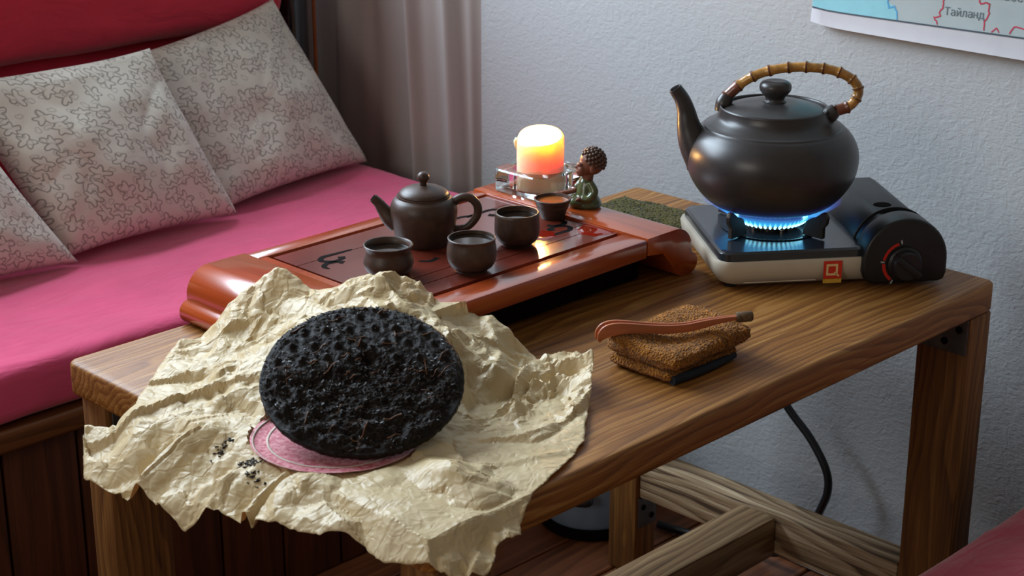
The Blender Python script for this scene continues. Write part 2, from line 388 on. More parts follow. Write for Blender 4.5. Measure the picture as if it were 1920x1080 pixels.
def pillow_mat():
    m, nt, b = mat_new('squiggle_cotton'); N = NT(nt)
    tc = N.n('ShaderNodeTexCoord')
    v = tc.outputs['UV']
    def flowers(scale, lobes, R, A, seed, wid):
        mp = N.n('ShaderNodeMapping'); mp.inputs['Scale'].default_value = (scale, scale, scale); mp.inputs['Location'].default_value = (seed, seed * 1.7, 0)
        N.l(v, mp.inputs[0])
        wn = N.n('ShaderNodeTexNoise'); wn.inputs['Scale'].default_value = 1.1; wn.inputs['Detail'].default_value = 1; N.l(mp.outputs[0], wn.inputs['Vector'])
        off = N.n('ShaderNodeVectorMath', operation='SUBTRACT'); N.l(wn.outputs['Color'], off.inputs[0]); off.inputs[1].default_value = (.5, .5, .5)
        sc = N.n('ShaderNodeVectorMath', operation='SCALE'); N.l(off.outputs[0], sc.inputs[0]); sc.inputs['Scale'].default_value = .35
        ad = N.n('ShaderNodeVectorMath', operation='ADD'); N.l(mp.outputs[0], ad.inputs[0]); N.l(sc.outputs[0], ad.inputs[1])
        vo = N.n('ShaderNodeTexVoronoi'); vo.voronoi_dimensions = '2D'; vo.inputs['Scale'].default_value = 1; vo.inputs['Randomness'].default_value = .62
        N.l(ad.outputs[0], vo.inputs['Vector'])
        df = N.n('ShaderNodeVectorMath', operation='SUBTRACT'); N.l(ad.outputs[0], df.inputs[0]); N.l(vo.outputs['Position'], df.inputs[1])
        sp = N.n('ShaderNodeSeparateXYZ'); N.l(df.outputs[0], sp.inputs[0])
        th = N.math('ARCTAN2', sp.outputs[1], sp.outputs[0])
        ln = N.n('ShaderNodeVectorMath', operation='LENGTH'); N.l(df.outputs[0], ln.inputs[0]); r = ln.outputs['Value']
        cs = N.n('ShaderNodeSeparateXYZ'); N.l(vo.outputs['Color'], cs.inputs[0])
        ph = N.math('ADD', N.math('MULTIPLY', th, lobes), N.math('MULTIPLY', cs.outputs[0], 6.28))
        ph2 = N.math('ADD', N.math('MULTIPLY', th, 3), N.math('MULTIPLY', cs.outputs[1], 6.28))
        s_ = N.math('ADD', N.math('MULTIPLY', N.math('SINE', ph), .8), N.math('MULTIPLY', N.math('SINE', ph2), .45))
        Rt = N.math('ADD', R, N.math('MULTIPLY', s_, A))
        # divide by the slope so that the line keeps its width
        der = N.math('ADD', N.math('MULTIPLY', N.math('COSINE', ph), A * lobes * .8), N.math('MULTIPLY', N.math('COSINE', ph2), A * 3 * .45))
        slope = N.math('SQRT', N.math('ADD', 1, N.math('POWER', N.math('DIVIDE', der, N.math('MAXIMUM', r, .05)), 2)))
        dd = N.math('DIVIDE', N.math('ABSOLUTE', N.math('SUBTRACT', r, Rt)), slope)
        return N.math('LESS_THAN', dd, wid)
    a = flowers(29, 5, .33, .12, .0, .032)
    e = flowers(44, 2, .20, .05, 3.1, .045)
    pat = N.math('MAXIMUM', a, N.math('MULTIPLY', e, .5)); pat = N.math('MULTIPLY', pat, 1.0)
    base = N.mix(N.noise(tc.outputs['Object'], 14, 3), (.53, .49, .42), (.58, .54, .465))
    N.l(N.mix(N.math('MULTIPLY', pat, .72), base, (.17, .145, .125)), b.inputs['Base Color'])
    b.inputs['Roughness'].default_value = .9; b.inputs['Specular IOR Level'].default_value = .15; b.inputs['Sheen Weight'].default_value = .2
    wv = N.noise(tc.outputs['Object'], 1400, 1)
    wr = N.noise(tc.outputs['Object'], 11, 4, .55, 1.0)
    N.l(N.bump(wv, .12, .0005, N.bump(wr, .12, .02)), b.inputs['Normal']); return m
M_pillow = pillow_mat()
def wax_mat():
    m, nt, b = mat_new('candle_wax')
    b.inputs['Base Color'].default_value = (.93, .74, .50, 1); b.inputs['Roughness'].default_value = .4
    b.inputs['Subsurface Weight'].default_value = 1; b.inputs['Subsurface Radius'].default_value = (1.0, .42, .12); b.inputs['Subsurface Scale'].default_value = .022
    return m
M_wax = wax_mat()
M_flame = emit('candle_flame', (1.0, .62, .2), 60)
def gasflame(name, bot, top, s0, s1, z0, z1, alpha):
    m, nt, b = mat_new(name); N = NT(nt)
    tc = N.n('ShaderNodeTexCoord'); sp = N.n('ShaderNodeSeparateXYZ'); N.l(tc.outputs['Object'], sp.inputs[0])
    mr = N.n('ShaderNodeMapRange'); mr.inputs[1].default_value = z0; mr.inputs[2].default_value = z1; N.l(sp.outputs[2], mr.inputs[0])
    em = N.n('ShaderNodeEmission'); N.l(N.ramp(mr.outputs[0], [(0, bot), (.35, bot), (1, top)]), em.inputs[0])
    st = N.n('ShaderNodeMapRange'); st.inputs[3].default_value = s0; st.inputs[4].default_value = s1; N.l(mr.outputs[0], st.inputs[0]); N.l(st.outputs[0], em.inputs[1])
    tr = N.n('ShaderNodeBsdfTransparent'); mx = N.n('ShaderNodeMixShader')
    N.l(N.ramp(mr.outputs[0], [(0, (alpha,) * 3), (.6, (alpha * .6,) * 3), (1, (.06,) * 3)]), mx.inputs[0])
    N.l(tr.outputs[0], mx.inputs[1]); N.l(em.outputs[0], mx.inputs[2]); N.l(mx.outputs[0], nt.nodes['Material Output'].inputs[0]); return m
M_gas = gasflame('gas_flame', (.05, .45, 1.0), (.10, .09, .85), 1.6, .9, .063, .090, .75)
M_gast = gasflame('gas_flame_core', (.25, .75, 1.0), (.05, .4, 1.0), 5.0, 2.0, .058, .070, .95)

# ================================================================== THE ROOM
fl = tag(obj('floor', box(-2.66, 1.4, -3.2, 1.2, -.06, -.022), M_floor), kind='structure')
y = -2.2; k = 0; first = None
while y < .45:
    if y > -1.25:
        vf = box(-1.2, WX - .004, y + .002, y + .112, -.02, 0, .002, 1)
        p = obj('plank', vf, M_floor, fl, angle=30)
    y += .115
wr_ = tag(obj('wall_right', box(WX, WX + .12, -3.2, 1.2, -.02, 2.6), M_wall, smooth=False), kind='structure')
# back wall with the window over the sofa
WY = 1.02
wx0, wx1, wz0, wz1 = -.54, .94, 1.24, 2.32
wb = tag(obj('wall_back', join(box(-2.66, wx0, WY, WY + .14, -.02, 2.6), box(wx1, WX, WY, WY + .14, -.02, 2.6),
                               box(wx0, wx1, WY, WY + .14, -.02, wz0), box(wx0, wx1, WY, WY + .14, wz1, 2.6)), M_wall2, smooth=False), kind='structure')
win = tag(obj('window_1', join(box(wx0, wx0 + .05, WY + .06, WY + .11, wz0, wz1, .004), box(wx1 - .05, wx1, WY + .06, WY + .11, wz0, wz1, .004),
                               box(wx0 + .05, wx1 - .05, WY + .06, WY + .11, wz0, wz0 + .05, .004), box(wx0 + .05, wx1 - .05, WY + .06, WY + .11, wz1 - .05, wz1, .004)), M_white), kind='structure')
obj('window_sill', box(wx0 - .05, wx1 + .05, WY - .04, WY + .06, wz0 - .03, wz0 - .001, .006), M_white, win)
ly0, ly1, lz0, lz1 = -1.12, .02, 1.06, 2.18
tag(obj('wall_left', join(box(-2.66, -2.52, -3.2, ly0, -.02, 2.6), box(-2.66, -2.52, ly1, WY, -.02, 2.6), box(-2.66, -2.52, ly0, ly1, -.02, lz0), box(-2.66, -2.52, ly0, ly1, lz1, 2.6)), M_wall2, smooth=False), kind='structure')
added_win = tag(obj('added_window_2', join(box(-2.62, -2.57, ly0, ly0 + .05, lz0, lz1, .004), box(-2.62, -2.57, ly1 - .05, ly1, lz0, lz1, .004), box(-2.62, -2.57, ly0 + .05, ly1 - .05, lz0, lz0 + .05, .004), box(-2.62, -2.57, ly0 + .05, ly1 - .05, lz1 - .05, lz1, .004)), M_white), kind='structure')  # unseen window frame, added to go with the side fill
tag(obj('baseboard_right', bevel_vf(box(WX - .014, WX - .001, -3.0, .9, .001, .05), .003), M_white), kind='structure')

# ================================================================== SOFA
sofa = thing('sofa', 'low wooden bench sofa with pink seat cover and red back', 'sofa', (.2, .3, 0))
sx, sy = .2, .3
def sl(x0, x1, y0, y1, z0, z1): return (x0 - sx, x1 - sx, y0 - sy, y1 - sy, z0, z1)
zs = T - .12
def seatfn():
    bm = bmesh.new(); bmesh.ops.create_cube(bm, size=1)
    a = sl(-.75, 1.072, .288, .84, T - .2, zs)
    for v in bm.verts: v.co = Vector((a[0] if v.co.x < 0 else a[1], a[2] if v.co.y < 0 else a[3], a[4] if v.co.z < 0 else a[5]))
    bmesh.ops.bevel(bm, geom=bm.edges[:], offset=.022, segments=4, profile=.5, affect='EDGES')
    bmesh.ops.subdivide_edges(bm, edges=[e for e in bm.edges if e.calc_length() > .3], cuts=60, use_grid_fill=True)
    for v in bm.verts:
        top = v.co.z > zs - .03
        v.co.z += .0035 * nz(v.co.x * 6, v.co.y * 9, 1, 3) if top else 0
        if v.co.y < .02: v.co.y += .006 * nz(v.co.x * 9, v.co.z * 22, 4, 3)
    return bm_out(bm)
obj('seat_cushion', seatfn(), M_pink, sofa, angle=180)
obj('ledge', bevel_vf(box(*sl(-.75, 1.06, .285, .34, T - .236, T - .203)), .006, 3), M_ledge, sofa)
obj('base_frame', box(*sl(-.74, 1.05, .315, .83, .002, T - .238)), M_panel, sofa)
x = -.74
while x < 1.03:
    obj('panel_board', bevel_vf(box(*sl(x + .002, min(x + .113, 1.05), .302, .3145, .004, T - .24)), .003, 2), M_panel, sofa)
    x += .115
def cushion(x0, x1, y0, y1, z0, z1, bev, amp, m, name, lean=0.0):
    bm = bmesh.new(); bmesh.ops.create_cube(bm, size=1)
    a = sl(x0, x1, y0, y1, z0, z1)
    for v in bm.verts: v.co = Vector((a[0] if v.co.x < 0 else a[1], a[2] if v.co.y < 0 else a[3], a[4] if v.co.z < 0 else a[5]))
    bmesh.ops.bevel(bm, geom=bm.edges[:], offset=bev, segments=4, profile=.5, affect='EDGES')
    bmesh.ops.subdivide_edges(bm, edges=[e for e in bm.edges if e.calc_length() > .12], cuts=24, use_grid_fill=True)
    for v in bm.verts:
        v.co.y += lean * (v.co.z - z0)
        v.co += Vector((0, amp * nz(v.co.x * 5, v.co.z * 11, 2, 3), amp * nz(v.co.x * 7, v.co.z * 5, 8, 2)))
    return obj(name, bm_out(bm), m, sofa, angle=180)
cushion(-.75, .994, .89, .95, zs + .002, T + .19, .012, .003, M_red, 'lower_back')
cushion(-.75, .996, .835, .95, T + .138, T + .56, .035, .006, M_red, 'back_cushion')
pst = obj('post', bevel_vf(box(*sl(1.002, 1.050, .842, .90, .002, T + .6)), .014, 3), plain('black_gloss_frame', (.010, .012, .016), .18, coat=.6), sofa)
tag(obj('orange_cable', tube(spline([(1.106, .905, T + .65), (1.104, .903, T + .3), (1.107, .905, T), (1.104, .905, zs - .2), (1.10, .9, .004)], 40), .0035, 8), M_orange),
    'thin orange cable hanging down behind the black sofa post', 'cable')
# pillows
def pillow(name, label, br, bl, tl, tr, thick, seed, group):
    BR, BL, TL, TR = [Vector(p) for p in (br, bl, tl, tr)]
    c = (BR + BL + TL + TR) / 4
    ux = ((BR + TR) - (BL + TL)).normalized(); uz = ((TL + TR) - (BL + BR)).normalized(); n = ux.cross(uz).normalized()   # towards the camera side
    if n.y > 0: n = -n
    NU = 90; V = []; F = []; UV = []
    wdt = ((BR - BL).length + (TR - TL).length) / 2; hgt = ((TL - BL).length + (TR - BR).length) / 2
    idx = {}
    for side in (1, -1):
        for j in range(NU + 1):
            for i in range(NU + 1):
                u = i / NU * 2 - 1; v = j / NU * 2 - 1
                edge = abs(u) > .9999 or abs(v) > .9999
                if edge and side == -1: idx[side, i, j] = idx[1, i, j]; continue
                pu = u * (1 - .055 * (1 - abs(v) ** 2.5) * abs(u) ** 3) ; pv = v * (1 - .055 * (1 - abs(u) ** 2.5) * abs(v) ** 3)
                a = (pu + 1) / 2; b = (pv + 1) / 2
                p = BL * (1 - a) * (1 - b) + BR * a * (1 - b) + TL * (1 - a) * b + TR * a * b
                h = max(0, (1 - u * u) * (1 - v * v)) ** .42 * thick * (1.0 + .16 * -v)
                wr = nz(u * 1.3 + seed, v * 1.3, seed, 2) * .010 + abs(nz(u * 1.3 - v * 1.1 + seed, u * .6 + v * .5, seed + 5, 2)) * .012
                wr *= min(1, 4 * (1 - max(abs(u), abs(v))) + .15)
                p = p + n * side * (h * (1 if side > 0 else .3) + (wr if side > 0 else 0)) + n * (.0 if side > 0 else 0)
                idx[side, i, j] = len(V); V.append(p - Vector((c.x, c.y, zs))); UV.append((a * wdt + seed * .37, b * hgt + seed * .21))
        for j in range(NU):
            for i in range(NU):
                q = [idx[side, i, j], idx[side, i + 1, j], idx[side, i + 1, j + 1], idx[side, i, j + 1]]
                F.append(q if side > 0 else q[::-1])
    o = obj(name, (V, F), M_pillow, None, angle=180, loc=(c.x, c.y, zs))
    uvset(o, lambda k: UV[k])
    return tag(o, label, 'pillow', group)
G = 'printed pillows on the sofa'
pillow('throw_pillow', 'pale squiggle-print pillow nearest the black sofa post', (1.058, .705, zs + .008), (.672, .642, zs + .008), (.61, .785, T + .140), (.948, .822, T + .188), .05, .0, G)
pillow('throw_pillow', 'pale squiggle-print pillow in the middle of the row, creased at one corner', (.693, .612, zs + .008), (.36, .612, zs + .008), (.270, .765, T + .155), (.618, .722, T + .163), .055, 1.3, G)
pillow('throw_pillow', 'pale squiggle-print pillow cut off by the edge of the picture, only one corner showing', (.376, .59, zs + .006), (.02, .60, zs + .008), (-.09, .74, T + .15), (.255, .70, T + .14), .052, 2.9, G)

# curtain in the corner
cpath = spline([(1.035, .985, 0), (1.10, .985, 0), (1.138, .955, 0), (1.150, .89, 0), (1.152, .80, 0), (1.155, .71, 0), (1.158, .65, 0), (1.166, .59, 0), (1.1853, .53, 0)], 200)
def curtain(u, v):
    z = .04 + v * 2.3; p = cpath[int(round(u * 200))]
    yy = p.y; x = p.x; f = 0
    drift = -.030 * max(0, min(1, (1.1 - z) / .6)) * max(0, min(1, (.9 - yy) / .2))
    for c0, wd, am in ((.875, .020, .006), (.80, .018, -.006), (.690, .0125, .026), (.642, .014, -.006), (.600, .015, .022), (.555, .012, .004)):
        f += am * math.exp(-((yy - c0) / wd) ** 2)
    return (x - f - .002 * nz(yy * 9, v * 2, 3, 2) * min(1, (1.184 - x) * 60) - 1.15, yy + drift * min(1, (1.184 - x) * 60) - .75, z)
cv = grid(200, 30, curtain)
tag(obj('curtain', cv, M_curt, angle=180, loc=(1.15, .75, 0)), 'taupe satin curtain hanging in folds in the corner behind the sofa', 'curtain')
bpy.data.objects['curtain'].modifiers.new('thickness', 'SOLIDIFY').thickness = .0015

# ================================================================== POSTER
pos = thing('map_poster', 'wall map poster with blue sea, red borders and a white margin', 'poster', (WX - .007, -.180, T + .2505))
def pz(u, v):      # sheet curls off the wall at its lower edge
    return -.001 - .010 * math.exp(-v / .03) * (1 - .5 * math.exp(-u / .05)) 
def pp(u, v, off=0): return (pz(u, v) - off, -u, v)
def psheet(u0, u1, v0, v1, off, thick, nu=20, nv=24, edge=None):
    V, F = grid(nu, nv, lambda a, b: pp(u0 + (u1 - u0) * a, (v0 + (v1 - v0) * b ** 2), off))
    return V, F
W_, H_ = .75, .5
def edge_low(u): return .004 * math.exp(-u / .02)
sheet = grid(40, 40, lambda a, b: pp(W_ * a, edge_low(W_ * a) + H_ * b * b))
so = obj('sheet', sheet, M_paperw, pos, angle=180)
md = so.modifiers.new('thickness', 'SOLIDIFY'); md.thickness = .0004; md.offset = 0
lv = lambda u: .0225 + .018 * u + (.003 * math.exp(-u / .02))
coast = [(.1285, .25), (.130, .16), (.1245, .10), (.133, .075), (.1285, .0517), (.132, .0415), (.1407, .0442), (.1447, .0386), (.1476, .0258)]
def strip_between(fl, fr, off, nv=30):
    V, F = [], []
    for j in range(nv + 1):
        t = (j / nv) ** 1.6
        for i in range(13):
            a = i / 12; ul, ur = fl(t), fr(t)
            u = ul + (ur - ul) * a; vb = lv(u); v = vb + (H_ - .02 - vb) * t
            V.append(pp(u, v, off))
    F = [[j * 13 + i, j * 13 + i + 1, (j + 1) * 13 + i + 1, (j + 1) * 13 + i] for j in range(nv) for i in range(12)]
    return V, F
def coast_u(t):
    v = .0255 + (H_ - .045) * t
    cs = coast[::-1]
    for (u0, v0), (u1, v1) in zip(cs, cs[1:]):
        if v0 <= v <= v1: return u0 + (u1 - u0) * (v - v0) / (v1 - v0)
    return cs[-1][0]
obj('printed_sea', strip_between(lambda t: .0005, coast_u, .0004), M_sea, pos, angle=180)
obj('printed_land', strip_between(coast_u, lambda t: W_ - .01, .0004), M_land, pos, angle=180)
def ribbon(pts, wd, off, jag=0, sub=6):
    P = []
    for (a, b) in zip(pts, pts[1:]):
        for k in range(sub): P.append((a[0] + (b[0] - a[0]) * k / sub, a[1] + (b[1] - a[1]) * k / sub))
    P.append(pts[-1])
    if jag: P = [P[0]] + [(u + random.uniform(-jag, jag), v + random.uniform(-jag, jag)) for u, v in P[1:-1]] + [P[-1]]
    V, F = [], []
    for i, (u, v) in enumerate(P):
        a = P[max(i - 1, 0)]; b = P[min(i + 1, len(P) - 1)]; dx, dy = b[0] - a[0], b[1] - a[1]; l = math.hypot(dx, dy) or 1
        nx, ny = -dy / l * wd / 2, dx / l * wd / 2
        V += [pp(u + nx, v + ny, off), pp(u - nx, v - ny, off)]
    F = [[2 * i, 2 * i + 1, 2 * i + 3, 2 * i + 2] for i in range(len(P) - 1)]
    return V, F
obj('frame_line', ribbon([(.0005 + u, lv(u)) for u in np.linspace(0, W_ - .012, 30)], .0022, .0010, sub=1), M_ink, pos, angle=180)
obj('coast_line', ribbon(coast[2:], .0022, .0008, .0012), M_coast, pos, angle=180)
up = lambda L: [(u, v + .005) for u, v in L]
obj('border_line', ribbon([(.236, .16), (.228, .12), (.224, .08)] + up([(.2186, .0583), (.218, .0471), (.2143, .0414), (.2165, .0357), (.2065, .0329), (.2134, .0241)]), .0019, .0008, .0009), M_redp, pos, angle=180)
obj('border_line', ribbon([(.262, .15), (.268, .10)] + up([(.2729, .0653), (.2759, .0599), (.2846, .0632), (.2896, .0617), (.2889, .0529), (.2909, .0495), (.2849, .0362), (.2859, .0256)]), .0019, .0008, .0007), M_redp, pos, angle=180)
obj('border_line', ribbon(up([(.2973, .025), (.3041, .0316), (.3086, .0258)]), .0017, .0008, .0004), M_redp, pos, angle=180)
obj('border_line', ribbon(up([(.3246, .0262), (.3301, .0367), (.3421, .0362), (.37, .03), (.40, .045), (.45, .04)]), .0019, .0008, .0006), M_redp, pos, angle=180)
def glyphs(s):
    """flat outline letters; the overlapping bars of the letter n are laid as three quads"""
    def one(t):
        cu = bpy.data.curves.new('lettering', 'FONT'); cu.body = t; cu.size = 1
        o = bpy.data.objects.new('lettering_tmp', cu); COL.objects.link(o); bpy.context.view_layer.update()
        me = bpy.data.meshes.new_from_object(o.evaluated_get(bpy.context.evaluated_depsgraph_get())); bpy.data.objects.remove(o)
        return [v.co.copy() for v in me.vertices], [list(p.vertices) for p in me.polygons]
    parts, x0 = [], 0.0
    for k, t in enumerate(s.split('н')):
        if k:
            for a, b, c, d_ in ((.08, .16, 0, .54), (.42, .51, 0, .54), (.16, .42, .24, .32)):
                parts.append(([Vector((x0 + a, c, 0)), Vector((x0 + b, c, 0)), Vector((x0 + b, d_, 0)), Vector((x0 + a, d_, 0))], [[0, 1, 2, 3]]))
            x0 += .585
        if t:
            V, F = one(t); V = [v + Vector((x0, 0, 0)) for v in V]; parts.append((V, F)); x0 = max(v.x for v in V) + .03
    return join(*parts)
def text_mesh(name, s, size, parent, m, M, off=.0010):
    V, F = glyphs(s); V = [M @ (v * size) for v in V]
    for v in V: v.x = pz(-v.y, v.z) - off
    return obj(name, (V, F), m, parent, smooth=False)
def Mpost(u, v, off=.0012, slope=0):
    x0 = pz(u + .03, v + .005) - off
    return Matrix(((0, 0, -1, x0), (-1, 0, 0, -u), (0, 1, 0, v), (0, 0, 0, 1))) @ Matrix.Rotation(slope, 4, 'Z')
text_mesh('printed_name', 'Тайланд', .0155, pos, M_inkt, Mpost(.2212, .0435, .0010, .035))
text_mesh('printed_name', 'Лаос', .0172, pos, M_inkt, Mpost(.2965, .0745, .0010, .03))

# ================================================================== TABLE
tab = thing('wooden_table', 'rough brown pine table with thick top and stretchers', 'table', (.5, -.31, 0))
TX, TY = .5, -.31
def tl(x0, x1, y0, y1, z0, z1): return (x0 - TX, x1 - TX, y0 - TY, y1 - TY, z0, z1)
def slab():
    out = []
    a = tl(0, 1, -.617, 0, 0, 0); r = .014
    for cx, cy, a0 in ((a[1] - r, a[3] - r, 0), (a[0] + r, a[3] - r, 90), (a[0] + r, a[2] + r, 180), (a[1] - r, a[2] + r, 270)):
        out += arc(cx, cy, r, a0, a0 + 90, 5)
    return bevel_vf(prism(out, T - .040, T, 'XY'), .005, 3)
obj('table_top', slab(), M_table, tab)
obj('leg', bevel_vf(box(*tl(.012, .092, -.056, -.008, .001, T - .041)), .003), M_leg, tab)
obj('leg', bevel_vf(box(*tl(.012, .092, -.609, -.561, .001, T - .041)), .003), M_leg, tab)
obj('leg', bevel_vf(box(*tl(.945, .995, -.060, -.004, .001, T - .041)), .003), M_leg, tab)
obj('leg', bevel_vf(box(*tl(.948, .998, -.614, -.537, .001, T - .041)), .003), M_leg, tab)
obj('stretcher', bevel_vf(box(*tl(.95, 1.0, -.535, -.062, T - .490, T - .425)), .004), M_beamy, tab)
obj('stretcher', bevel_vf(box(*tl(.03, .08, -.559, -.058, T - .490, T - .425)), .004), M_beamy, tab)
obj('stretcher', bevel_vf(box(*tl(.082, .948, -.328, -.264, T - .492, T - .427)), .004), M_beamx, tab)
def bracket(x0, x1, y0, y1, z0, z1, holes, face):
    br = obj('bracket', bevel_vf(box(*tl(x0, x1, y0, y1, z0, z1)), .0008, 1), M_brmetal, tab)
    for a, z in holes:
        h = lathe([(0, 0), (.0045, 0), (.005, .0012), (0, .0016)], 14)
        R = Matrix.Translation((x0 - TX, a - TY, z)) @ Matrix.Rotation(-PI / 2, 4, 'Y') if face == 'x' else Matrix.Translation((a - TX, y0 - TY, z)) @ Matrix.Rotation(PI / 2, 4, 'X')
        obj('screw', xform(h, R), M_dark, br)
bracket(.9445, .947, -.612, -.541, T - .092, T - .042, [(-.60, T - .058), (-.58, T - .078), (-.555, T - .062)], 'x')
bracket(.02, .085, -.0595, -.057, T - .092, T - .042, [(.04, T - .06), (.065, T - .075)], 'y')
bracket(.949, .992, -.064, -.0615, T - .545, T - .492, [(.96, T - .51), (.98, T - .53)], 'y')

# ================================================================== TEA TRAY
tr_ = thing('tea_tray', 'glossy red lacquered tea tray with scrolled ends', 'tray', (.459, -.156, T))
RX, RY = .459, -.156
ya, yb_ = -.315 - RY, .003 - RY
def scroll(sgn):
    P = [(.262, .0668), (.235, .067)] + arc(.207, .033, .034, 90, 192, 16) + arc(.1755, .0145, .0145, 95, 270, 14) + [(.195, .0), (.204, .006), (.212, .018), (.232, .040), (.262, .044)]
    P = [((px - RX) * sgn, pz_) for px, pz_ in P]
    return P
for sgn in (1, -1):
    obj('scroll_end', bevel_vf(prism(scroll(sgn), ya, yb_, 'XZ'), .0012, 2, 60), M_lacq, tr_, angle=40)
xa, xb = .2635 - RX, RX - .2635
obj('rail', bevel_vf(box(xa, xb, ya, ya + .040, .041, .0655), .002, 2), M_lacqx, tr_)
obj('rail', bevel_vf(box(xa, xb, yb_ - .026, yb_, .041, .0655), .002, 2), M_lacqx, tr_)
obj('drip_box', box(.245 - RX, .673 - RX, ya + .028, yb_ - .012, .003, .0405, .002), M_dark, tr_)
obj('drip_floor', box(xa + .001, xb - .001, ya + .041, yb_ - .027, .042, .052), M_dark, tr_)
bx0, bx1 = .283 - RX, .664 - RX
for y0, y1 in ((-.2635, -.2325), (-.2308, -.2088), (-.2072, -.0745), (-.0732, -.0275)):
    obj('slat', box(bx0, bx1, y0 - RY, y1 - RY, .0525, .0632), M_lacqp, tr_, smooth=False)
obj('end_strip', box(bx1 + .001, xb - .0005, -.274 - RY, -.0235 - RY, .0525, .0650), M_lacqx, tr_, smooth=False)
obj('end_strip', box(xa + .0005, bx0 - .007, -.274 - RY, -.0235 - RY, .0525, .0650), M_lacqx, tr_, smooth=False)
# curl inlays: near-black, painted as the shade of openings in the slats
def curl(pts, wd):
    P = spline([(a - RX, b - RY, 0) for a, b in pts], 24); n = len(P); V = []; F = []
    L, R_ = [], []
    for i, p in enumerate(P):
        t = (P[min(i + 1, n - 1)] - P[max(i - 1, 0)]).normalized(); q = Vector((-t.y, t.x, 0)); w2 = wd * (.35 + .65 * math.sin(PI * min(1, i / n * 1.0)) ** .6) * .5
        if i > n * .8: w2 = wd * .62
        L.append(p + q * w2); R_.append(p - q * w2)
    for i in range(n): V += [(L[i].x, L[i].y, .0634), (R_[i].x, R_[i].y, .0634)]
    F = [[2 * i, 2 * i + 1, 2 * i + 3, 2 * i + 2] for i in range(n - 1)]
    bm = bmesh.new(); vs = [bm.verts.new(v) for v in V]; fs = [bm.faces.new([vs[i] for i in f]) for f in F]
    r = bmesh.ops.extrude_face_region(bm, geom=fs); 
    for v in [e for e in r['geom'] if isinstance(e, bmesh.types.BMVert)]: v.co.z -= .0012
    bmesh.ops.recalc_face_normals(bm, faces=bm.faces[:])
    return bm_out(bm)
def curl_pair(x, y, s=1, my=1):
    c = lambda L: [(x + s * a, y + my * b) for a, b in L]
    obj('curl_shade_inlay', curl(c([(.050, .002), (.02, .004), (.004, .004), (-.006, -.006), (.002, -.017), (.016, -.018), (.022, -.010)]), .0075), M_dark, tr_)
    obj('curl_shade_inlay', curl(c([(-.018, -.036), (-.018, -.026), (-.008, -.019), (.004, -.022), (.010, -.030)]), .0075), M_dark, tr_)
curl_pair(.322, -.074)
curl_pair(.625, -.207, -1, -1)
curl_pair(.615, -.080, -1, 1)
for pts in ([(.50, -.115), (.515, -.105), (.528, -.112), (.525, -.125)], [(.475, -.135), (.488, -.128), (.500, -.133)], [(.46, -.19), (.476, -.182), (.49, -.19)], [(.40, -.165), (.41, -.175), (.425, -.172)], [(.53, -.075), (.555, -.071), (.58, -.078)]):
    obj('curl_shade_inlay', curl(pts, .007), M_dark, tr_)

# spilled tea
def puddle(name, label, cx, cy, r, seed, sx_=1.0, z=T + .0634):
    n = 40; V = [(0, 0, .0009)]; F = []
    for k, f in enumerate((.55, .85, 1)):
        for i in range(n):
            a = 2 * PI * i / n; rr = r * f * (1 + .35 * nz(math.cos(a) * 1.2 + seed, math.sin(a) * 1.2, seed, 2))
            V.append((rr * math.cos(a) * sx_, rr * math.sin(a), (.0008, .0005, .0)[k]))
    for i in range(n):
        j = (i + 1) % n; F.append([0, 1 + i, 1 + j])
        for k in (0, 1): F.append([1 + k * n + i, 1 + (k + 1) * n + i, 1 + (k + 1) * n + j, 1 + k * n + j])
    tag(obj(name, (V, F), M_puddle, loc=(cx, cy, z), angle=180), label, 'puddle', 'tea spilled on the tray')
puddle('tea_puddle', 'small red puddle of spilled tea beside the low conical cup', .577, -.199, .020, 2, 1.0)
puddle('tea_puddle', 'red puddle of spilled tea in front of the figurine', .643, -.234, .021, 5, 1.2)

# ================================================================== TEAPOT
IR = math.radians(44.852 - 90)     # turned so that its spout points across the view
tp = thing('teapot', 'small brown clay teapot with round knob lid on the red tray', 'teapot', (.455, -.115, T + .0634), IR)
obj('body', lathe(sprof([(0, .001), (.030, .001), (.031, 0), (.033, 0), (.0345, .003), (.0375, .012), (.0405, .026), (.0425, .040), (.0418, .049), (.0385, .0562), (.0345, .0596), (.0335, .0605), (.0335, .0625), (.031, .0625), (.0305, .058), (0, .056)]), 80), M_clay, tp, angle=50)
ld = obj('lid', lathe([(0, .060), (.0300, .0605), (.0318, .0628), (.0318, .0645), (.0290, .0678), (.022, .0716), (.012, .0742), (.005, .0752), (0, .0753)], 72), M_clay, tp, angle=50)
obj('knob', lathe([(0, .0750), (.0048, .0752), (.0040, .0775), (.0055, .0795), (.0076, .0830), (.0080, .0860), (.0070, .0892), (.0040, .0918), (0, .0925)], 40), M_clay, ld, angle=180)
obj('spout', join(tube(spline([(-.034, 0, .026), (-.043, 0, .033), (-.0505, 0, .0425), (-.0565, 0, .0515), (-.0635, 0, .0585)], 24), lerpl([.0135, .0115, .0085, .0066, .0056], 24), 20)), M_clay, tp, angle=50)
obj('painted_spout_hole', tube([(-.0630, 0, .0583), (-.0640, 0, .0592)], .0042, 16), M_dark, tp)  # dark disc on the closed tip, painted as shade inside the spout
obj('handle', tube(spline([(.032, 0, .047), (.044, 0, .0575), (.057, 0, .0590), (.0665, 0, .0500), (.0675, 0, .0370), (.0590, 0, .0240), (.048, 0, .0180), (.035, 0, .0185)], 44), lerpl([.0058, .0055, .0055, .0055, .0053, .0050, .0048, .005], 44), 18), M_clay, tp, angle=60)

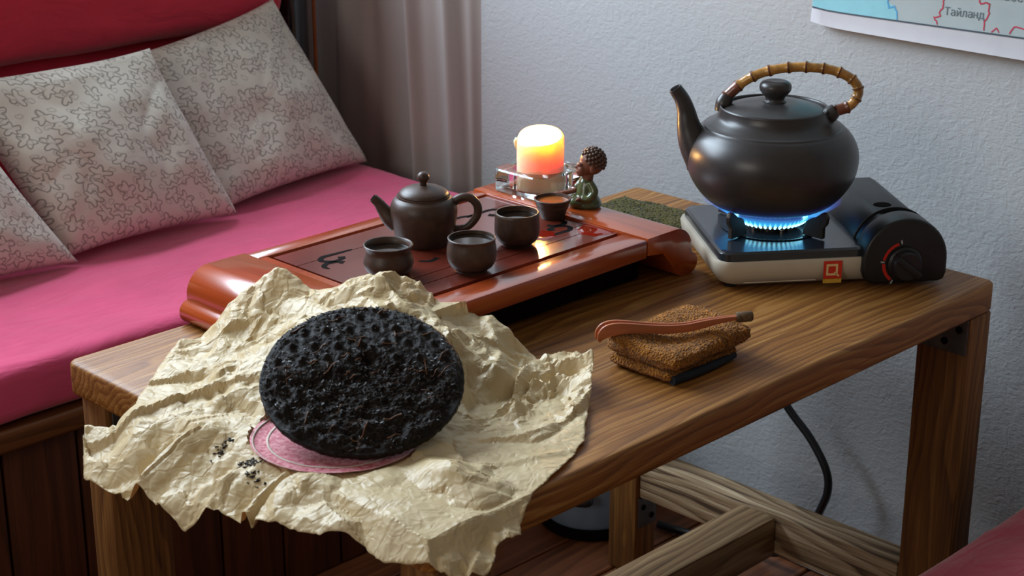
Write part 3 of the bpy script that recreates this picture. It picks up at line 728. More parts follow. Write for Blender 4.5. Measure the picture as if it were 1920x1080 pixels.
# ================================================================== CUPS
def cup(label, x, y, prof, inner_r, level, liquid, name='tea_cup'):
    c = thing(name, label, 'cup', (x, y, T + .0634), .3, 'small clay tea cups on the tray')
    h = prof[-1][1]; r = prof[-1][0]
    P = list(prof) + [(r - .0008, h + .0007), (r - .0022, h + .0005), (inner_r + .0003, h - .004), (inner_r, h * .6), (inner_r * .8, h * .25), (inner_r * .4, .005), (0, .0045)]
    obj('body', lathe(sprof(P, 3), 64), M_clay, c, angle=60)
    # tea surface sits against the inner wall
    rr = inner_r + (.0002 if level > h * .6 else 0)
    obj('tea', lathe([(0, level), (rr * .5, level), (rr - .0022, level), (rr - .0012, level), (rr + .0002, level + .0005)], 64), liquid, c, angle=20)
cup('pear-shaped clay cup with flared rim, nearest the crumpled paper', .345, -.172, [(0, .0008), (.019, .0008), (.0195, 0), (.021, 0), (.0262, .004), (.0298, .0105), (.0303, .0150), (.0292, .0205), (.0272, .0265), (.0272, .0300), (.0288, .0340), (.0300, .0362)], .0252, .0290, M_tea)
cup('round-bellied clay cup filled nearly to the brim, in front of the teapot handle', .422, -.236, [(0, .0008), (.0165, .0008), (.0170, 0), (.0185, 0), (.0192, .0022), (.0255, .007), (.0292, .0140), (.0302, .0210), (.0298, .0290), (.0288, .0350), (.0285, .0385), (.0292, .0415)], .0268, .0375, M_tea)
cup('straight-sided tall clay cup between the teapot handle and the low conical cup', .532, -.204, [(0, .0008), (.0165, .0008), (.0170, 0), (.0185, 0), (.0192, .002), (.0245, .0065), (.0278, .0130), (.0285, .0200), (.0282, .0320), (.0278, .0420)], .0256, .0355, M_tea)
cup('low conical clay cup, tea coloured with candle glow, in front of the candle', .645, -.158, [(0, .0008), (.0135, .0008), (.0140, 0), (.0155, 0), (.0168, .004), (.0198, .0130), (.0222, .0200), (.0240, .0232), (.0250, .0262)], .0212, .0225, M_tea2)

# ================================================================== CANDLE AND HOLDER
hold = thing('candle_holder', 'square clear glass candle holder on the tray', 'candle holder', (.717, -.066, T + .0660), math.radians(2))
def holder():
    # rounded square outside, round well inside
    n = 96; a = .0475; rows = []
    def sq(t, s, rr=.010):
        c, s_ = math.cos(t), math.sin(t); p = 9
        k = (abs(c) ** p + abs(s_) ** p) ** (-1 / p); return (s * k * c, s * k * s_)
    V = []; F = []
    spec = [('c', 0, .0), ('s', a - .004, 0), ('s', a, .003), ('s', a, .031), ('s', a - .0015, .0335), ('c', .0385, .0335), ('c', .037, .032), ('c', .0355, .0075), ('c', .033, .006), ('c', 0, .006)]
    for kind, s, z in spec:
        row = []
        for i in range(n):
            t = 2 * PI * i / n
            if kind == 's': x_, y_ = sq(t, s)
            else: x_, y_ = s * math.cos(t), s * math.sin(t)
            if s == 0:
                if not row: row = [len(V)]; V.append((0, 0, z))
                continue
            row.append(len(V)); V.append((x_, y_, z))
        rows.append(row)
    for A, B in zip(rows, rows[1:]):
        for i in range(n):
            j = (i + 1) % n
            if len(A) == 1: F.append([A[0], B[j], B[i]])
            elif len(B) == 1: F.append([A[i], A[j], B[0]])
            else: F.append([A[i], A[j], B[j], B[i]])
    return V, F
obj('glass_block', holder(), M_glass, hold, angle=30)
cd = thing('candle', 'thick burning pillar candle glowing orange in the glass holder', 'candle', (.717, -.066, T + .0722))
def candle():
    n = 72; V = []; F = []; rows = []
    R = .0325
    def top(t):     # the back of the rim stands higher than the side where the wax has run
        return .0735 + .0070 * math.cos(t - math.radians(40)) - .004 * max(0, math.cos(t - math.radians(150))) ** 3
    prof = [('o', 0, 0), ('o', .0315, 0), ('o', R, .002), ('o', R, .03), ('o', R, .055), ('t', R, -.004), ('t', R - .0015, -.0008), ('t', R - .004, 0), ('t', R - .0065, -.002), ('t', R - .0085, -.008), ('o', R - .0095, .056), ('o', R - .012, .051), ('o', .012, .0475), ('o', 0, .047)]
    for kd, r, z in prof:
        row = []
        if r == 0: rows.append([len(V)]); V.append((0, 0, z)); continue
        for i in range(n):
            t = 2 * PI * i / n; zz = z if kd == 'o' else top(t) + z
            wob = 1 + .012 * nz(math.cos(t) * 2, math.sin(t) * 2, z * 20, 2)
            row.append(len(V)); V.append((r * wob * math.cos(t), r * wob * math.sin(t), zz))
        rows.append(row)
    for A, B in zip(rows, rows[1:]):
        for i in range(n):
            j = (i + 1) % n
            if len(A) == 1: F.append([A[0], B[j], B[i]])
            elif len(B) == 1: F.append([A[i], A[j], B[0]])
            else: F.append([A[i], A[j], B[j], B[i]])
    return V, F
obj('wax', candle(), M_wax, cd, angle=180)
dl = Vector((-.705, .709, 0))      # towards picture left
obj('wax_drip', tube([dl * .0318 + Vector((0, 0, .068)), dl * .0338 + Vector((0, 0, .064)), dl * .0335 + Vector((0, 0, .058)), dl * .0322 + Vector((0, 0, .052))], [.003, .0032, .0024, .001], 12), M_wax, cd, angle=180)
obj('wick', tube([(0, 0, .0465), (0, 0, .052), (.0008, 0, .060)], .0009, 8), M_wick, cd)
obj('flame', lathe([(0, .058), (.0022, .060), (.0040, .064), (.0040, .068), (.0026, .073), (.0010, .078), (0, .081)], 20), M_flame, cd, angle=180)
pl = bpy.data.lights.new('candle_light', 'POINT'); pl.energy = 2.3; pl.color = (1, .50, .16); pl.shadow_soft_size = .006
plo = bpy.data.objects.new('candle_light', pl); COL.objects.link(plo); plo.parent = cd; plo.location = (0, 0, .073)

# ================================================================== FIGURINE
def remesh_vf(parts, voxel, name='tmp'):
    me = bpy.data.meshes.new(name); V, F = join(*parts); me.from_pydata([tuple(p) for p in V], [], F); me.update()
    o = bpy.data.objects.new(name, me); COL.objects.link(o)
    r = o.modifiers.new('r', 'REMESH'); r.mode = 'VOXEL'; r.voxel_size = voxel
    s_ = o.modifiers.new('s', 'SMOOTH'); s_.iterations = 4; s_.factor = .5
    bpy.context.view_layer.update()
    m2 = bpy.data.meshes.new_from_object(o.evaluated_get(bpy.context.evaluated_depsgraph_get()))
    bpy.data.objects.remove(o)
    return [v.co.copy() for v in m2.vertices], [list(p.vertices) for p in m2.polygons]
def ell(c, r, rot=None, seg=24):
    bm = bmesh.new(); bmesh.ops.create_uvsphere(bm, u_segments=seg, v_segments=seg // 2, radius=1)
    M = Matrix.Translation(c) @ (rot or Matrix.Identity(4)) @ Matrix.Diagonal((*r, 1))
    bmesh.ops.transform(bm, matrix=M, verts=bm.verts); return bm_out(bm)
fg = thing('figurine', 'tiny clay child monk figurine in a green robe on the tray', 'figurine', (.704, -.160, T + .0660), IR)
# local x = picture right, y = away from the viewer
skin = [ell((.0105, 0, .0625), (.0165, .0165, .0178), Matrix.Rotation(math.radians(-14), 4, 'Y')),      # skull
        ell((.001, -.001, .0540), (.0112, .0120, .0095)),                                               # cheeks and jaw
        ell((-.0092, -.001, .0560), (.0036, .0034, .0032)),                                             # nose
        ell((-.0086, -.001, .0500), (.0030, .0055, .0022)),                                             # lips
        ell((-.0055, -.001, .0462), (.0048, .0055, .0040)),                                             # chin
        ell((-.0040, -.0095, .0530), (.0052, .0045, .0058)), ell((-.0040, .0075, .0530), (.0052, .0045, .0058)),   # cheeks
        ell((-.0060, -.0055, .0605), (.0046, .0062, .0030)),                                            # brow
        ell((.0105, -.0160, .0560), (.0036, .0024, .0062)), ell((.0105, .0160, .0560), (.0036, .0024, .0062)),     # ears
        tube([(.004, 0, .034), (.006, 0, .048)], [.0075, .0070], 16),                                   # neck
        tube(spline([(-.002, .004, .033), (-.010, .003, .024), (-.020, .002, .0200), (-.030, .001, .0185)], 12), lerpl([.0050, .0042, .0034, .0032], 12), 12),   # stretched arm
        ell((-.034, .001, .0185), (.0055, .0036, .0022)),
        tube([(-.036, -.001, .0185), (-.041, -.0015, .0182)], [.0013, .0010], 8), tube([(-.036, .002, .0186), (-.041, .0025, .0184)], [.0013, .0010], 8), tube([(-.035, .003, .0195), (-.038, .004, .021)], [.0012, .0009], 8)]
obj('body', remesh_vf(skin, .0008), M_terra, fg, angle=180)
robe = [lathe([(0, .0), (.020, .0), (.0225, .004), (.0205, .010), (.0150, .018), (.0125, .028), (.0095, .036), (.0060, .041), (0, .042)], 32)]
robe = [xform(robe[0], Matrix.Translation((.003, 0, 0)) @ Matrix.Diagonal((.95, .9, 1, 1)))]
robe += [ell((-.008, -.008, .0085), (.0150, .0105, .0080)), ell((-.006, .009, .0085), (.0135, .010, .0075)),
         tube(spline([(.007, -.0085, .036), (.013, -.0135, .024), (.006, -.0165, .0155), (-.004, -.0150, .0150)], 14), lerpl([.0055, .0060, .0052, .0042], 14), 14),
         tube(spline([(-.000, .005, .036), (-.006, .005, .029), (-.010, .004, .0245)], 8), lerpl([.0060, .0062, .0056], 8), 14)]
obj('robe', remesh_vf(robe, .0009), M_robe, fg, angle=180)
obj('resting_hand', remesh_vf([ell((-.0060, -.0155, .0150), (.0050, .0035, .0030))] + [tube([(-.008, -.0165 + k * .0017, .0150), (-.0125, -.0165 + k * .0018, .0128)], [.0010, .0008], 8) for k in range(4)], .0007), M_terra, fg, angle=180)
curls = []
for k in range(90):
    z_ = 1 - 1.15 * (k + .5) / 90; ph = k * 2.39996
    s2 = math.sqrt(max(0, 1 - z_ * z_)); q = Vector((math.cos(ph) * s2, math.sin(ph) * s2, z_))
    q = Matrix.Rotation(math.radians(24), 3, 'Y') @ q
    if q.x < -.62 and q.z < .55: continue
    curls.append(ell(Vector((.0112, 0, .0632)) + Vector((q.x * .0166, q.y * .0166, q.z * .0178)), (.0027, .0027, .0027), None, 10))
obj('hair', join(*curls), M_hair, fg, angle=180)

# ================================================================== OLIVE CLOTH BEHIND THE TRAY
def clothpile(name, label, x0, x1, y0, y1, th, m, seed, rz=0, cat='cloth', amp=.0012):
    nu, nv = 110, 70; V = []; F = []
    sx_, sy_ = (x1 - x0), (y1 - y0)
    def P(u, v, side):
        a, b = u * 2 - 1, v * 2 - 1
        e = max(abs(a), abs(b)); rim = max(0, 1 - e ** 8) ** .5
        z = th * (.35 + .65 * rim) if side else 0
        z += (amp * nz(u * sx_ * 420, v * sy_ * 420, seed, 3) + .004 * nz(u * 3, v * 3, seed + 2, 2) * rim) if side else 0
        wob = .003 * nz(u * 5, v * 5, seed + 9, 2)
        return ((u - .5) * sx_ + wob, (v - .5) * sy_ + wob, max(z, .0))
    n = (nu + 1) * (nv + 1)
    for s_ in (1, 0): V += [P(i / nu, j / nv, s_) for j in range(nv + 1) for i in range(nu + 1)]
    for j in range(nv):
        for i in range(nu):
            q = [j * (nu + 1) + i, j * (nu + 1) + i + 1, (j + 1) * (nu + 1) + i + 1, (j + 1) * (nu + 1) + i]
            F.append(q); F.append([k + n for k in q[::-1]])
    bd = [i for i in range(nu + 1)] + [j * (nu + 1) + nu for j in range(1, nv + 1)] + [nv * (nu + 1) + i for i in range(nu - 1, -1, -1)] + [j * (nu + 1) for j in range(nv - 1, 0, -1)]
    for a, b in zip(bd, bd[1:] + bd[:1]): F.append([a, a + n, b + n, b])
    return tag(obj(name, (V, F), m, loc=((x0 + x1) / 2, (y0 + y1) / 2, T + .0006), rot=(0, 0, rz), angle=180), label, cat)
clothpile('terry_cloth', 'olive green terry cloth lying behind the red tray', .800, .925, -.205, -.040, .012, M_moss, 4, amp=.0024)

# ================================================================== STOVE
SR = math.atan2(-.606, .795)
st = thing('gas_stove', 'portable cream and black gas stove burning with blue flame', 'stove', (.715, -.385, T), SR)
# local x right, y away; body from x 0..0.19, y 0..0.21; cartridge housing 0.185..0.295
def rrect(x0, x1, y0, y1, r, n=6):
    o = []
    for cx, cy, a0 in ((x1 - r, y1 - r, 0), (x0 + r, y1 - r, 90), (x0 + r, y0 + r, 180), (x1 - r, y0 + r, 270)): o += arc(cx, cy, r, a0, a0 + 90, n)
    return o
def loft(levels):
    V, F = [], []; n = len(levels[0][0])
    for out, z in levels: V += [(a, b, z) for a, b in out]
    for k in range(len(levels) - 1):
        for i in range(n):
            j = (i + 1) % n; F.append([k * n + i, k * n + j, (k + 1) * n + j, (k + 1) * n + i])
    F.append(list(range(n))[::-1]); F.append(list(range((len(levels) - 1) * n, len(levels) * n)))
    return V, F
obj('body', loft([(rrect(.010, .286, .010, .208, .022), .003), (rrect(.004, .286, .004, .212, .022), .007), (rrect(-.004, .286, -.004, .216, .024), .020), (rrect(-.006, .286, -.006, .218, .024), .034), (rrect(-.004, .286, -.004, .216, .022), .0385)]), M_silver, st, angle=40)
for fx, fy in ((.02, .02), (.26, .02), (.02, .19), (.26, .19)): obj('foot', lathe([(0, 0), (.008, 0), (.009, .0035), (0, .0036)], 16), M_black, st, loc=(fx, fy, 0))
obj('emboss_line', bevel_vf(box(.03, .125, -.0066, -.0052, .0105, .0118), .0004, 1), M_silver, st)
plate = loft([(rrect(.000, .196, -.002, .212, .016), .0388), (rrect(.001, .195, -.001, .211, .015), .0475), (rrect(.004, .192, .002, .208, .013), .0500), (rrect(.012, .184, .010, .200, .010), .0497)])
obj('top_plate', plate, M_plate, st, angle=40)
bcx, bcy = .094, .104
def bl(vf): return xform(vf, Matrix.Translation((bcx, bcy, 0)))
obj('burner_bowl', bl(lathe([(.064, .0500), (.0655, .0512), (.063, .0512), (.058, .0505), (.035, .0502), (0, .0501)], 64)), M_plate, st)
bh = obj('burner_head', bl(lathe([(0, .0505), (.016, .0505), (.016, .0545), (.038, .0560), (.0435, .0590), (.0435, .0615), (.040, .0640), (.026, .0650), (0, .0650)], 64)), M_steel, st, angle=40)
for k in range(4):
    a = math.radians(20 + 90 * k); obj('strut', tube([(bcx + math.cos(a) * .026, bcy + math.sin(a) * .026, .0508), (bcx + math.cos(a) * .026, bcy + math.sin(a) * .026, .0568)], .0035, 10), M_steel, bh)
# flames
tongue = []
for k in range(44):
    a = 2 * PI * k / 44; c_, s_ = math.cos(a), math.sin(a)
    tongue.append(tube([(bcx + c_ * .0425, bcy + s_ * .0425, .0600), (bcx + c_ * .0465, bcy + s_ * .0465, .0628), (bcx + c_ * .0490, bcy + s_ * .0490, .0690)], [.0017, .0019, .0003], 8))
ft = obj('flame_tips', join(*tongue), M_gast, st, angle=180); ft['kind'] = 'stuff'
n = 176; V = []; F = []
for j, (r, z) in enumerate([(.0455, .0630), (.050, .0660), (.056, .0695), (.063, .0735), (.071, .0785), (.080, .0835), (.090, .0895)]):
    for i in range(n):
        a = 2 * PI * i / n; w_ = .0012 * math.sin(a * 44) * (1 - j / 6) + .0025 * nz(math.cos(a) * 3, math.sin(a) * 3, j * .4, 2) * (j / 6)
        V.append((bcx + (r + w_) * math.cos(a), bcy + (r + w_) * math.sin(a), z + (.0016 * nz(math.cos(a) * 6, math.sin(a) * 6, 2, 2) if j == 6 else 0)))
for j in range(6):
    for i in range(n): F.append([j * n + i, j * n + (i + 1) % n, (j + 1) * n + (i + 1) % n, (j + 1) * n + i])
obj('gas_flame', (V, F), M_gas, st, angle=180)
# pan supports: four upright fins
def fin(a):
    out = [(.054, .0514), (.086, .0514), (.086, .066), (.0905, .072), (.0920, .081), (.0880, .0870), (.083, .0865), (.0790, .0830), (.072, .0775), (.063, .0755), (.058, .066), (.055, .058)]
    vf = bevel_vf(prism(out, -.0034, .0034, 'XZ'), .0008, 1)
    return xform(vf, Matrix.Translation((bcx, bcy, 0)) @ Matrix.Rotation(a, 4, 'Z'))
for k in range(4): obj('pan_support', fin(math.radians(37 + 90 * k)), M_fin, st, angle=35)
# cartridge housing
hx0, hx1 = .184, .296; hc = (hx0 + hx1) / 2
def hprof(g=0.0, zb=.004):
    r = (hx1 - hx0) / 2 - g
    return [(hc + r - .010, zb), (hc + r - .003, zb + .003), (hc + r, zb + .012)] + arc(hc, .034, r, 0, 180, 22)[0:] + [(hc - r, zb + .016), (hc - r + .006, zb + .004), (hc - r + .014, zb)]
def hp_scale(s): return [(hc + (a - hc) * s, .034 + (z - .034) * s if z > .034 else z) for a, z in hprof()]
hs = obj('cartridge_housing', bevel_vf(prism([(a, min(z, .082)) for a, z in hprof(.003, .006)], .026, .206, 'XZ'), .003, 3, 50), M_black, st, angle=35)
obj('lid_seam', bevel_vf(prism(hprof(.0005, .008), .040, .0425, 'XZ'), .0006, 1, 60), M_black, hs, angle=35)
obj('lid_latch', xform(lathe([(0, 0), (.013, 0), (.011, .0015), (0, .0010)], 32), Matrix.Translation((hc - .004, .075, .0815)) @ Matrix.Diagonal((1, .8, 1, 1))), M_dark, hs)
cp = obj('control_panel', bevel_vf(prism(hprof(0, .004), -.014, .0255, 'XZ'), .004, 3, 50), M_black, st, angle=35)
kc = (hc - .002, .031)
def annulus(r0, r1, a0, a1, y_, n=30):
    P = arc(kc[0], kc[1], r1, a0, a1, n) + arc(kc[0], kc[1], r0, a1, a0, n)
    return prism(P, y_, y_ + .0006, 'XZ')
obj('dial_mark', annulus(.0255, .0290, 108, 170, -.0147), M_dialred, cp, smooth=False)
obj('dial_mark', annulus(.0250, .0292, 180, 232, -.0147), M_dialred, cp, smooth=False)
for a in (100, 175, 238): obj('dial_tick', annulus(.0262, .0315, a - 2, a + 2, -.0149, 4), M_dialgrey, cp, smooth=False)
kb = obj('control_knob', xform(bevel_vf(join(lathe([(0, 0), (.0225, 0), (.0225, .004), (.0195, .006), (.0190, .0150), (.0175, .0170), (0, .0172)], 48)), .0004, 1, 60), Matrix.Translation((kc[0], -.0142, kc[1])) @ Matrix.Rotation(PI / 2, 4, 'X')), M_black, cp, angle=35)
obj('knob_grip', bevel_vf(xform(box(-.0045, .0045, -.020, .020, -.036, -.0135), Matrix.Translation((kc[0], 0, kc[1])) @ Matrix.Rotation(math.radians(-50), 4, 'Y') @ Matrix(((1, 0, 0, 0), (0, 0, 1, 0), (0, 1, 0, 0), (0, 0, 0, 1)))), .0015, 2), M_black, kb)
# sticker
sk = obj('sticker', box(.1345, .1585, -.0072, -.0058, .0120, .0355), M_stred, st, smooth=False)
q0, q1, r0_, r1_ = .1378, .1530, .0165, .0318
Qp = [box(q0, q1, -.0077, -.0073, r1_ - .0030, r1_), box(q0, q1, -.0077, -.0073, r0_, r0_ + .0028), box(q0, q0 + .0026, -.0077, -.0073, r0_ + .0028, r1_ - .003), box(q1 - .0026, q1, -.0077, -.0073, r0_ + .0028, r1_ - .003),
      xform(box(-.0012, .0012, -.0077, -.0073, -.0042, .0042), Matrix.Translation((q1 - .0012, 0, r0_ + .0014)) @ Matrix.Rotation(math.radians(-48), 4, 'Y'))]
obj('letter_q', join(*Qp), M_stcream, sk, smooth=False)
obj('sticker_strip', box(.1345, .1585, -.0072, -.0058, .0062, .0116), M_styel, sk, smooth=False)

# ================================================================== KETTLE
kx, ky = .852, -.357
kt = thing('kettle', 'large dark clay kettle with bamboo handle on the gas stove', 'kettle', (kx, ky, T + .0764), IR)
zk = .082
P = [(0, .080), (.045, .080), (.066, .0835), (.084, .0930), (.0985, .1090), (.1085, .1275), (.1122, .1470), (.1105, .1630), (.1040, .1770), (.0955, .1868), (.0910, .1902), (.0900, .1916), (.0880, .1922), (.0810, .1968), (.0755, .2010), (.0728, .2050), (.0712, .2110), (.0708, .2150), (.0695, .2162), (.0680, .2152), (.0672, .2080), (.0600, .2060), (0, .2055)]
obj('body', lathe(sprof([(r, z - .080) for r, z in P]), 128), M_kettle, kt, angle=60)
D = -.080
kl = obj('lid', lathe([(r, z + D) for r, z in [(0, .2075), (.0600, .2075), (.0650, .2095), (.0655, .2120), (.0630, .2135), (.0560, .2160), (.0420, .2200), (.0300, .2222), (.0200, .2225), (.0120, .2218), (0, .2218)]], 96), M_kettle, kt, angle=60)
obj('knob', lathe(sprof([(r, z + D) for r, z in [(0, .2210), (.0150, .2222), (.0125, .2250), (.0125, .2275), (.0160, .2320), (.0200, .2375), (.0208, .2420), (.0195, .2462), (.0160, .2490), (.0100, .2502), (.0040, .2496), (0, .2498)]], 3), 64), M_kettle, kl, angle=180)
def Z(L): return [(a, b, z + D) for a, b, z in L]
obj('spout', tube(spline(Z([(-.088, 0, .150), (-.102, 0, .168), (-.1105, 0, .190), (-.1145, 0, .210), (-.1205, 0, .226), (-.1300, 0, .2400)]), 36), lerpl([.030, .0215, .0155, .0118, .0100, .0086], 36), 28), M_kettle, kt, angle=50)
obj('painted_spout_hole', tube(Z([(-.1296, 0, .2394), (-.1304, 0, .2408)]), .0064, 20), M_dark, kt)  # near-black disc paints the shade of the spout mouth
# lugs for the handle
for sgn, pts in ((-1, [(-.066, .014, .206), (-.0640, .015, .217), (-.0590, .016, .2270)]), (1, [(.064, -.016, .203), (.0700, -.018, .210), (.0765, -.019, .2165)])):
    obj('lug', tube(spline(Z(pts), 10), lerpl([.0100, .0110, .0085], 10), 16), M_kettle, kt, angle=60)
hpts = Z([(-.0610, .016, .2250), (-.0400, .013, .2450), (-.0150, .008, .2590), (.0160, .002, .2665), (.0450, -.004, .2680), (.0730, -.010, .2650), (.0950, -.015, .2550), (.1040, -.018, .2400), (.0955, -.019, .2225), (.0770, -.019, .2150)])
hp = spline(hpts, 132)
nseg = 12
for k in range(nseg):
    a, b = k * 11, (k + 1) * 11
    seg = hp[a:b + 1]; rr = []
    base = .0063 if k not in (0, nseg - 1) else .0075
    for i in range(len(seg)):
        t = i / (len(seg) - 1); rr.append(base + .0016 * (math.exp(-((t - .03) / .10) ** 2) + .9 * math.exp(-((t - .97) / .06) ** 2)))
    s_ = obj('bamboo_segment', tube(seg, rr, 18), M_bamboo if 0 < k < nseg - 1 else plain('handle_wrap', (.16, .05, .025), .3, var=.4, coat=.4), kt, angle=50)
    if k: obj('bamboo_node', tube([hp[a] - (hp[a + 1] - hp[a]) * .55, hp[a] + (hp[a + 1] - hp[a]) * .55], .0079, 18), M_bnode, s_, angle=50)

# ================================================================== BROWN TOWEL AND TONGS
tw = thing('folded_towel', 'folded brown terry towel with navy hem on the table', 'towel', (.495, -.500, T + .0005))
wx_, wy_ = .495, -.500
def foldlayer(x0, x1, y0, y1, zc, th, sag, seed, name, m):
    """a flattened fold: closed section in YZ swept along X"""
    nu, ns = 120, 110; V = []; F = []
    hw = (y1 - y0) / 2; cy = (y0 + y1) / 2
    for i in range(nu + 1):
        u = i / nu; x_ = x0 + (x1 - x0) * u
        e = min(1, min(u, 1 - u) * 16) ** .5
        for s_ in range(ns):
            a = 2 * PI * s_ / ns; p = 3.6
            c_, q_ = math.cos(a), math.sin(a); k_ = (abs(c_) ** p + abs(q_) ** p) ** (-1 / p)
            yy = cy + hw * k_ * c_ * (.94 + .06 * e) ; zz = zc + th / 2 * k_ * q_ * (.55 + .45 * e)
            top = max(0, q_)
            zz += sag * (-.0075 * math.exp(-((u - .35) / .22) ** 2) * math.exp(-((yy - (cy - hw * .2)) / (hw * .8)) ** 2) * top + .006 * top * max(0, (yy - cy) / hw) + .004 * top * u)
            ff = .0018 * nz(x_ * 330, yy * 330, zz * 330 + seed, 2) + .003 * nz(x_ * 25, yy * 25, seed, 2)
            nx = Vector((0, c_, q_)).normalized(); yy += nx.y * ff; zz += nx.z * ff
            V.append((x_ + .002 * nz(yy * 60, zz * 60, seed, 2) - wx_, yy - wy_, max(zz, .0003)))
    for i in range(nu):
        for s_ in range(ns):
            j = (s_ + 1) % ns; F.append([i * ns + s_, i * ns + j, (i + 1) * ns + j, (i + 1) * ns + s_])
    for base in (0, nu * ns):
        c_ = len(V); xs = V[base][0] + (-.004 if base == 0 else .004)
        V.append((xs, cy - wy_, zc)); 
        for s_ in range(ns): F.append([base + s_, base + (s_ + 1) % ns, c_][::(1 if base else -1)])
    return obj(name, (V, F), m, tw, angle=180)
foldlayer(.430, .550, -.543, -.452, .0085, .0155, 0, 3, 'lower_fold', M_terry)
foldlayer(.428, .566, -.552, -.450, .0265, .0225, 1, 8, 'upper_fold', M_terry)
obj('hem', tube(spline([(.433 - wx_, -.543 - wy_, .0058), (.47 - wx_, -.5455 - wy_, .0056), (.51 - wx_, -.5455 - wy_, .0054), (.545 - wx_, -.542 - wy_, .0050)], 40), lerpl([.0052, .0052, .0048, .0040], 40), 16), M_hem, tw, angle=60)
tg_d = Vector((.147, -.112, 0)).normalized()
tg = thing('tea_tongs', 'reddish wooden tea tongs lying across the brown towel', 'tongs', (.485, -.503, T + .0415), math.atan2(tg_d.y, tg_d.x))
def prong(off, dx):
    top = [(-.0905, -.0060), (-.0900, .0020), (-.0860, .0085), (-.0800, .0120), (-.070, .0138), (-.055, .0128), (-.035, .0100), (-.012, .0078), (.012, .0075), (.035, .0105), (.060, .0130), (.085, .0142)]
    bot = [(.085, .0095), (.060, .0065), (.035, .0012), (.012, -.0020), (-.012, -.0025), (-.035, -.0005), (-.055, .0005), (-.070, -.0010), (-.0820, -.0040), (-.0880, -.0085)]
    top = [(a * .87 if a > 0 else a, b) for a, b in top]; bot = [(a * .87 if a > 0 else a, b) for a, b in bot]
    out = [(p.x, p.y) for p in spline([(a, b, 0) for a, b in top], 48)] + [(p.x, p.y) for p in spline([(a, b, 0) for a, b in bot], 40)]
    vf = bevel_vf(prism(out, -.0018, .0018, 'XZ'), .0007, 2, 50)
    V = []
    for p in vf[0]:
        t = max(0, min(1, (.085 - p[0]) / .16)); V.append((p[0] + dx, p[1] + off * (.25 + .75 * t), p[2]))
    return V, vf[1]
obj('prong', prong(-.0050, 0), M_tong, tg, angle=40)
obj('prong', prong(.0050, -.001), M_tong, tg, angle=40)
obj('binding', tube([(.070, 0, .0118), (.072, 0, .0118), (.080, 0, .0120), (.088, 0, .0122), (.0895, 0, .0122)], [.0045, .0060, .0062, .0060, .0048], 16), M_bind, tg, angle=50)

# ================================================================== TEA CAKE
th_ = math.radians(23.5); az = math.radians(50.0)        # leaning back against the tray, away from the viewer
hd = Vector((math.cos(az), math.sin(az), 0)); CR = .1050; CT = .021
cb = Vector((.0560, -.4620, T + .0075))                   # lowest point of the rim
e_up = hd * math.cos(th_) + Vector((0, 0, math.sin(th_))); e_rt = Vector((hd.y, -hd.x, 0)); e_n = e_rt.cross(e_up)
cc = cb + e_up * CR
Mc = Matrix(((e_rt.x, e_up.x, e_n.x, cc.x), (e_rt.y, e_up.y, e_n.y, cc.y), (e_rt.z, e_up.z, e_n.z, cc.z), (0, 0, 0, 1)))
dimples = []
sp_ = .0245
for j in range(-6, 7):
    for i in range(-6, 7):
        a, b = (i + .5 * (j % 2)) * sp_, j * sp_ * .87
        if math.hypot(a, b) < CR - .012 and b > .006 + .010 * math.sin(a * 40): dimples.append((a + random.uniform(-.002, .002), b + random.uniform(-.002, .002)))
dimA = np.array(dimples)
def cake():
    NR, NA = 120, 300; V = []; F = []
    def h(x_, y_, r):
        z = CT * (1 - .25 * (r / CR) ** 4) if r < CR else 0
        d_ = np.hypot(dimA[:, 0] - x_, dimA[:, 1] - y_).min()
        pit = -.0052 * math.exp(-(d_ / .0082) ** 2) + .0092 * math.exp(-(d_ / .0046) ** 2)
        edge = .010 + .012 * math.sin(x_ * 38 + 1) + .012 * nz(x_ * 30, y_ * 30, 3, 3)
        t = 1 / (1 + math.exp((y_ - edge) / .0022))          # pried-off lower half
        rough = .0010 * nz(x_ * 160, y_ * 160, 1, 3) + .0007 * nz(x_ * 500, y_ * 500, 5, 2)
        lump = (-.0050 + .0068 * nz(x_ * 50, y_ * 62, 7, 4) + .0034 * abs(nz(x_ * 120, y_ * 200, 2, 3)))
        return z + (1 - t) * pit + t * lump + rough
    prof = [(r, None) for r in np.linspace(0, 1, NR + 1)[1:]]
    V.append((0, 0, h(0, 0, 0)))
    def rim(a): return CR * (1 + .012 * nz(math.cos(a) * 2.2, math.sin(a) * 2.2, 11, 3) + .004 * nz(math.cos(a) * 14, math.sin(a) * 14, 12, 2))
    rows = []
    for r, _ in prof:
        row = []
        for k in range(NA):
            a = 2 * PI * k / NA; R_ = rim(a); rad = R_ * min(r * 1.0, 1)
            x_, y_ = rad * math.cos(a), rad * math.sin(a)
            drop = .0055 * max(0, (r - .93) / .07) ** 2
            zt_ = h(x_, y_, rad * .999) - drop
            row.append(len(V)); V.append((x_, y_, max(zt_, .0105 + .0015 * nz(math.cos(a) * 20, math.sin(a) * 20, 1, 2)) if r > .93 else zt_))
        rows.append(row)
    for fr, z in ((1.006, .0070), (1.0, .0040), (.985, .0015), (.94, 0.0), (.5, .0)):
        row = []
        for k in range(NA):
            a = 2 * PI * k / NA; R_ = rim(a) * fr + .0012 * nz(math.cos(a) * 30, math.sin(a) * 30, z * 150, 2)
            row.append(len(V)); V.append((R_ * math.cos(a), R_ * math.sin(a), z))
        rows.append(row)
    for k in range(NA): F.append([0, rows[0][k], rows[0][(k + 1) % NA]])
    for A, B in zip(rows, rows[1:]):
        for k in range(NA): F.append([A[k], B[k], B[(k + 1) % NA], A[(k + 1) % NA]])
    c_ = len(V); V.append((0, 0, 0))
    for k in range(NA): F.append([rows[-1][k], c_, rows[-1][(k + 1) % NA]])
    return V, F, h
cvf = cake()
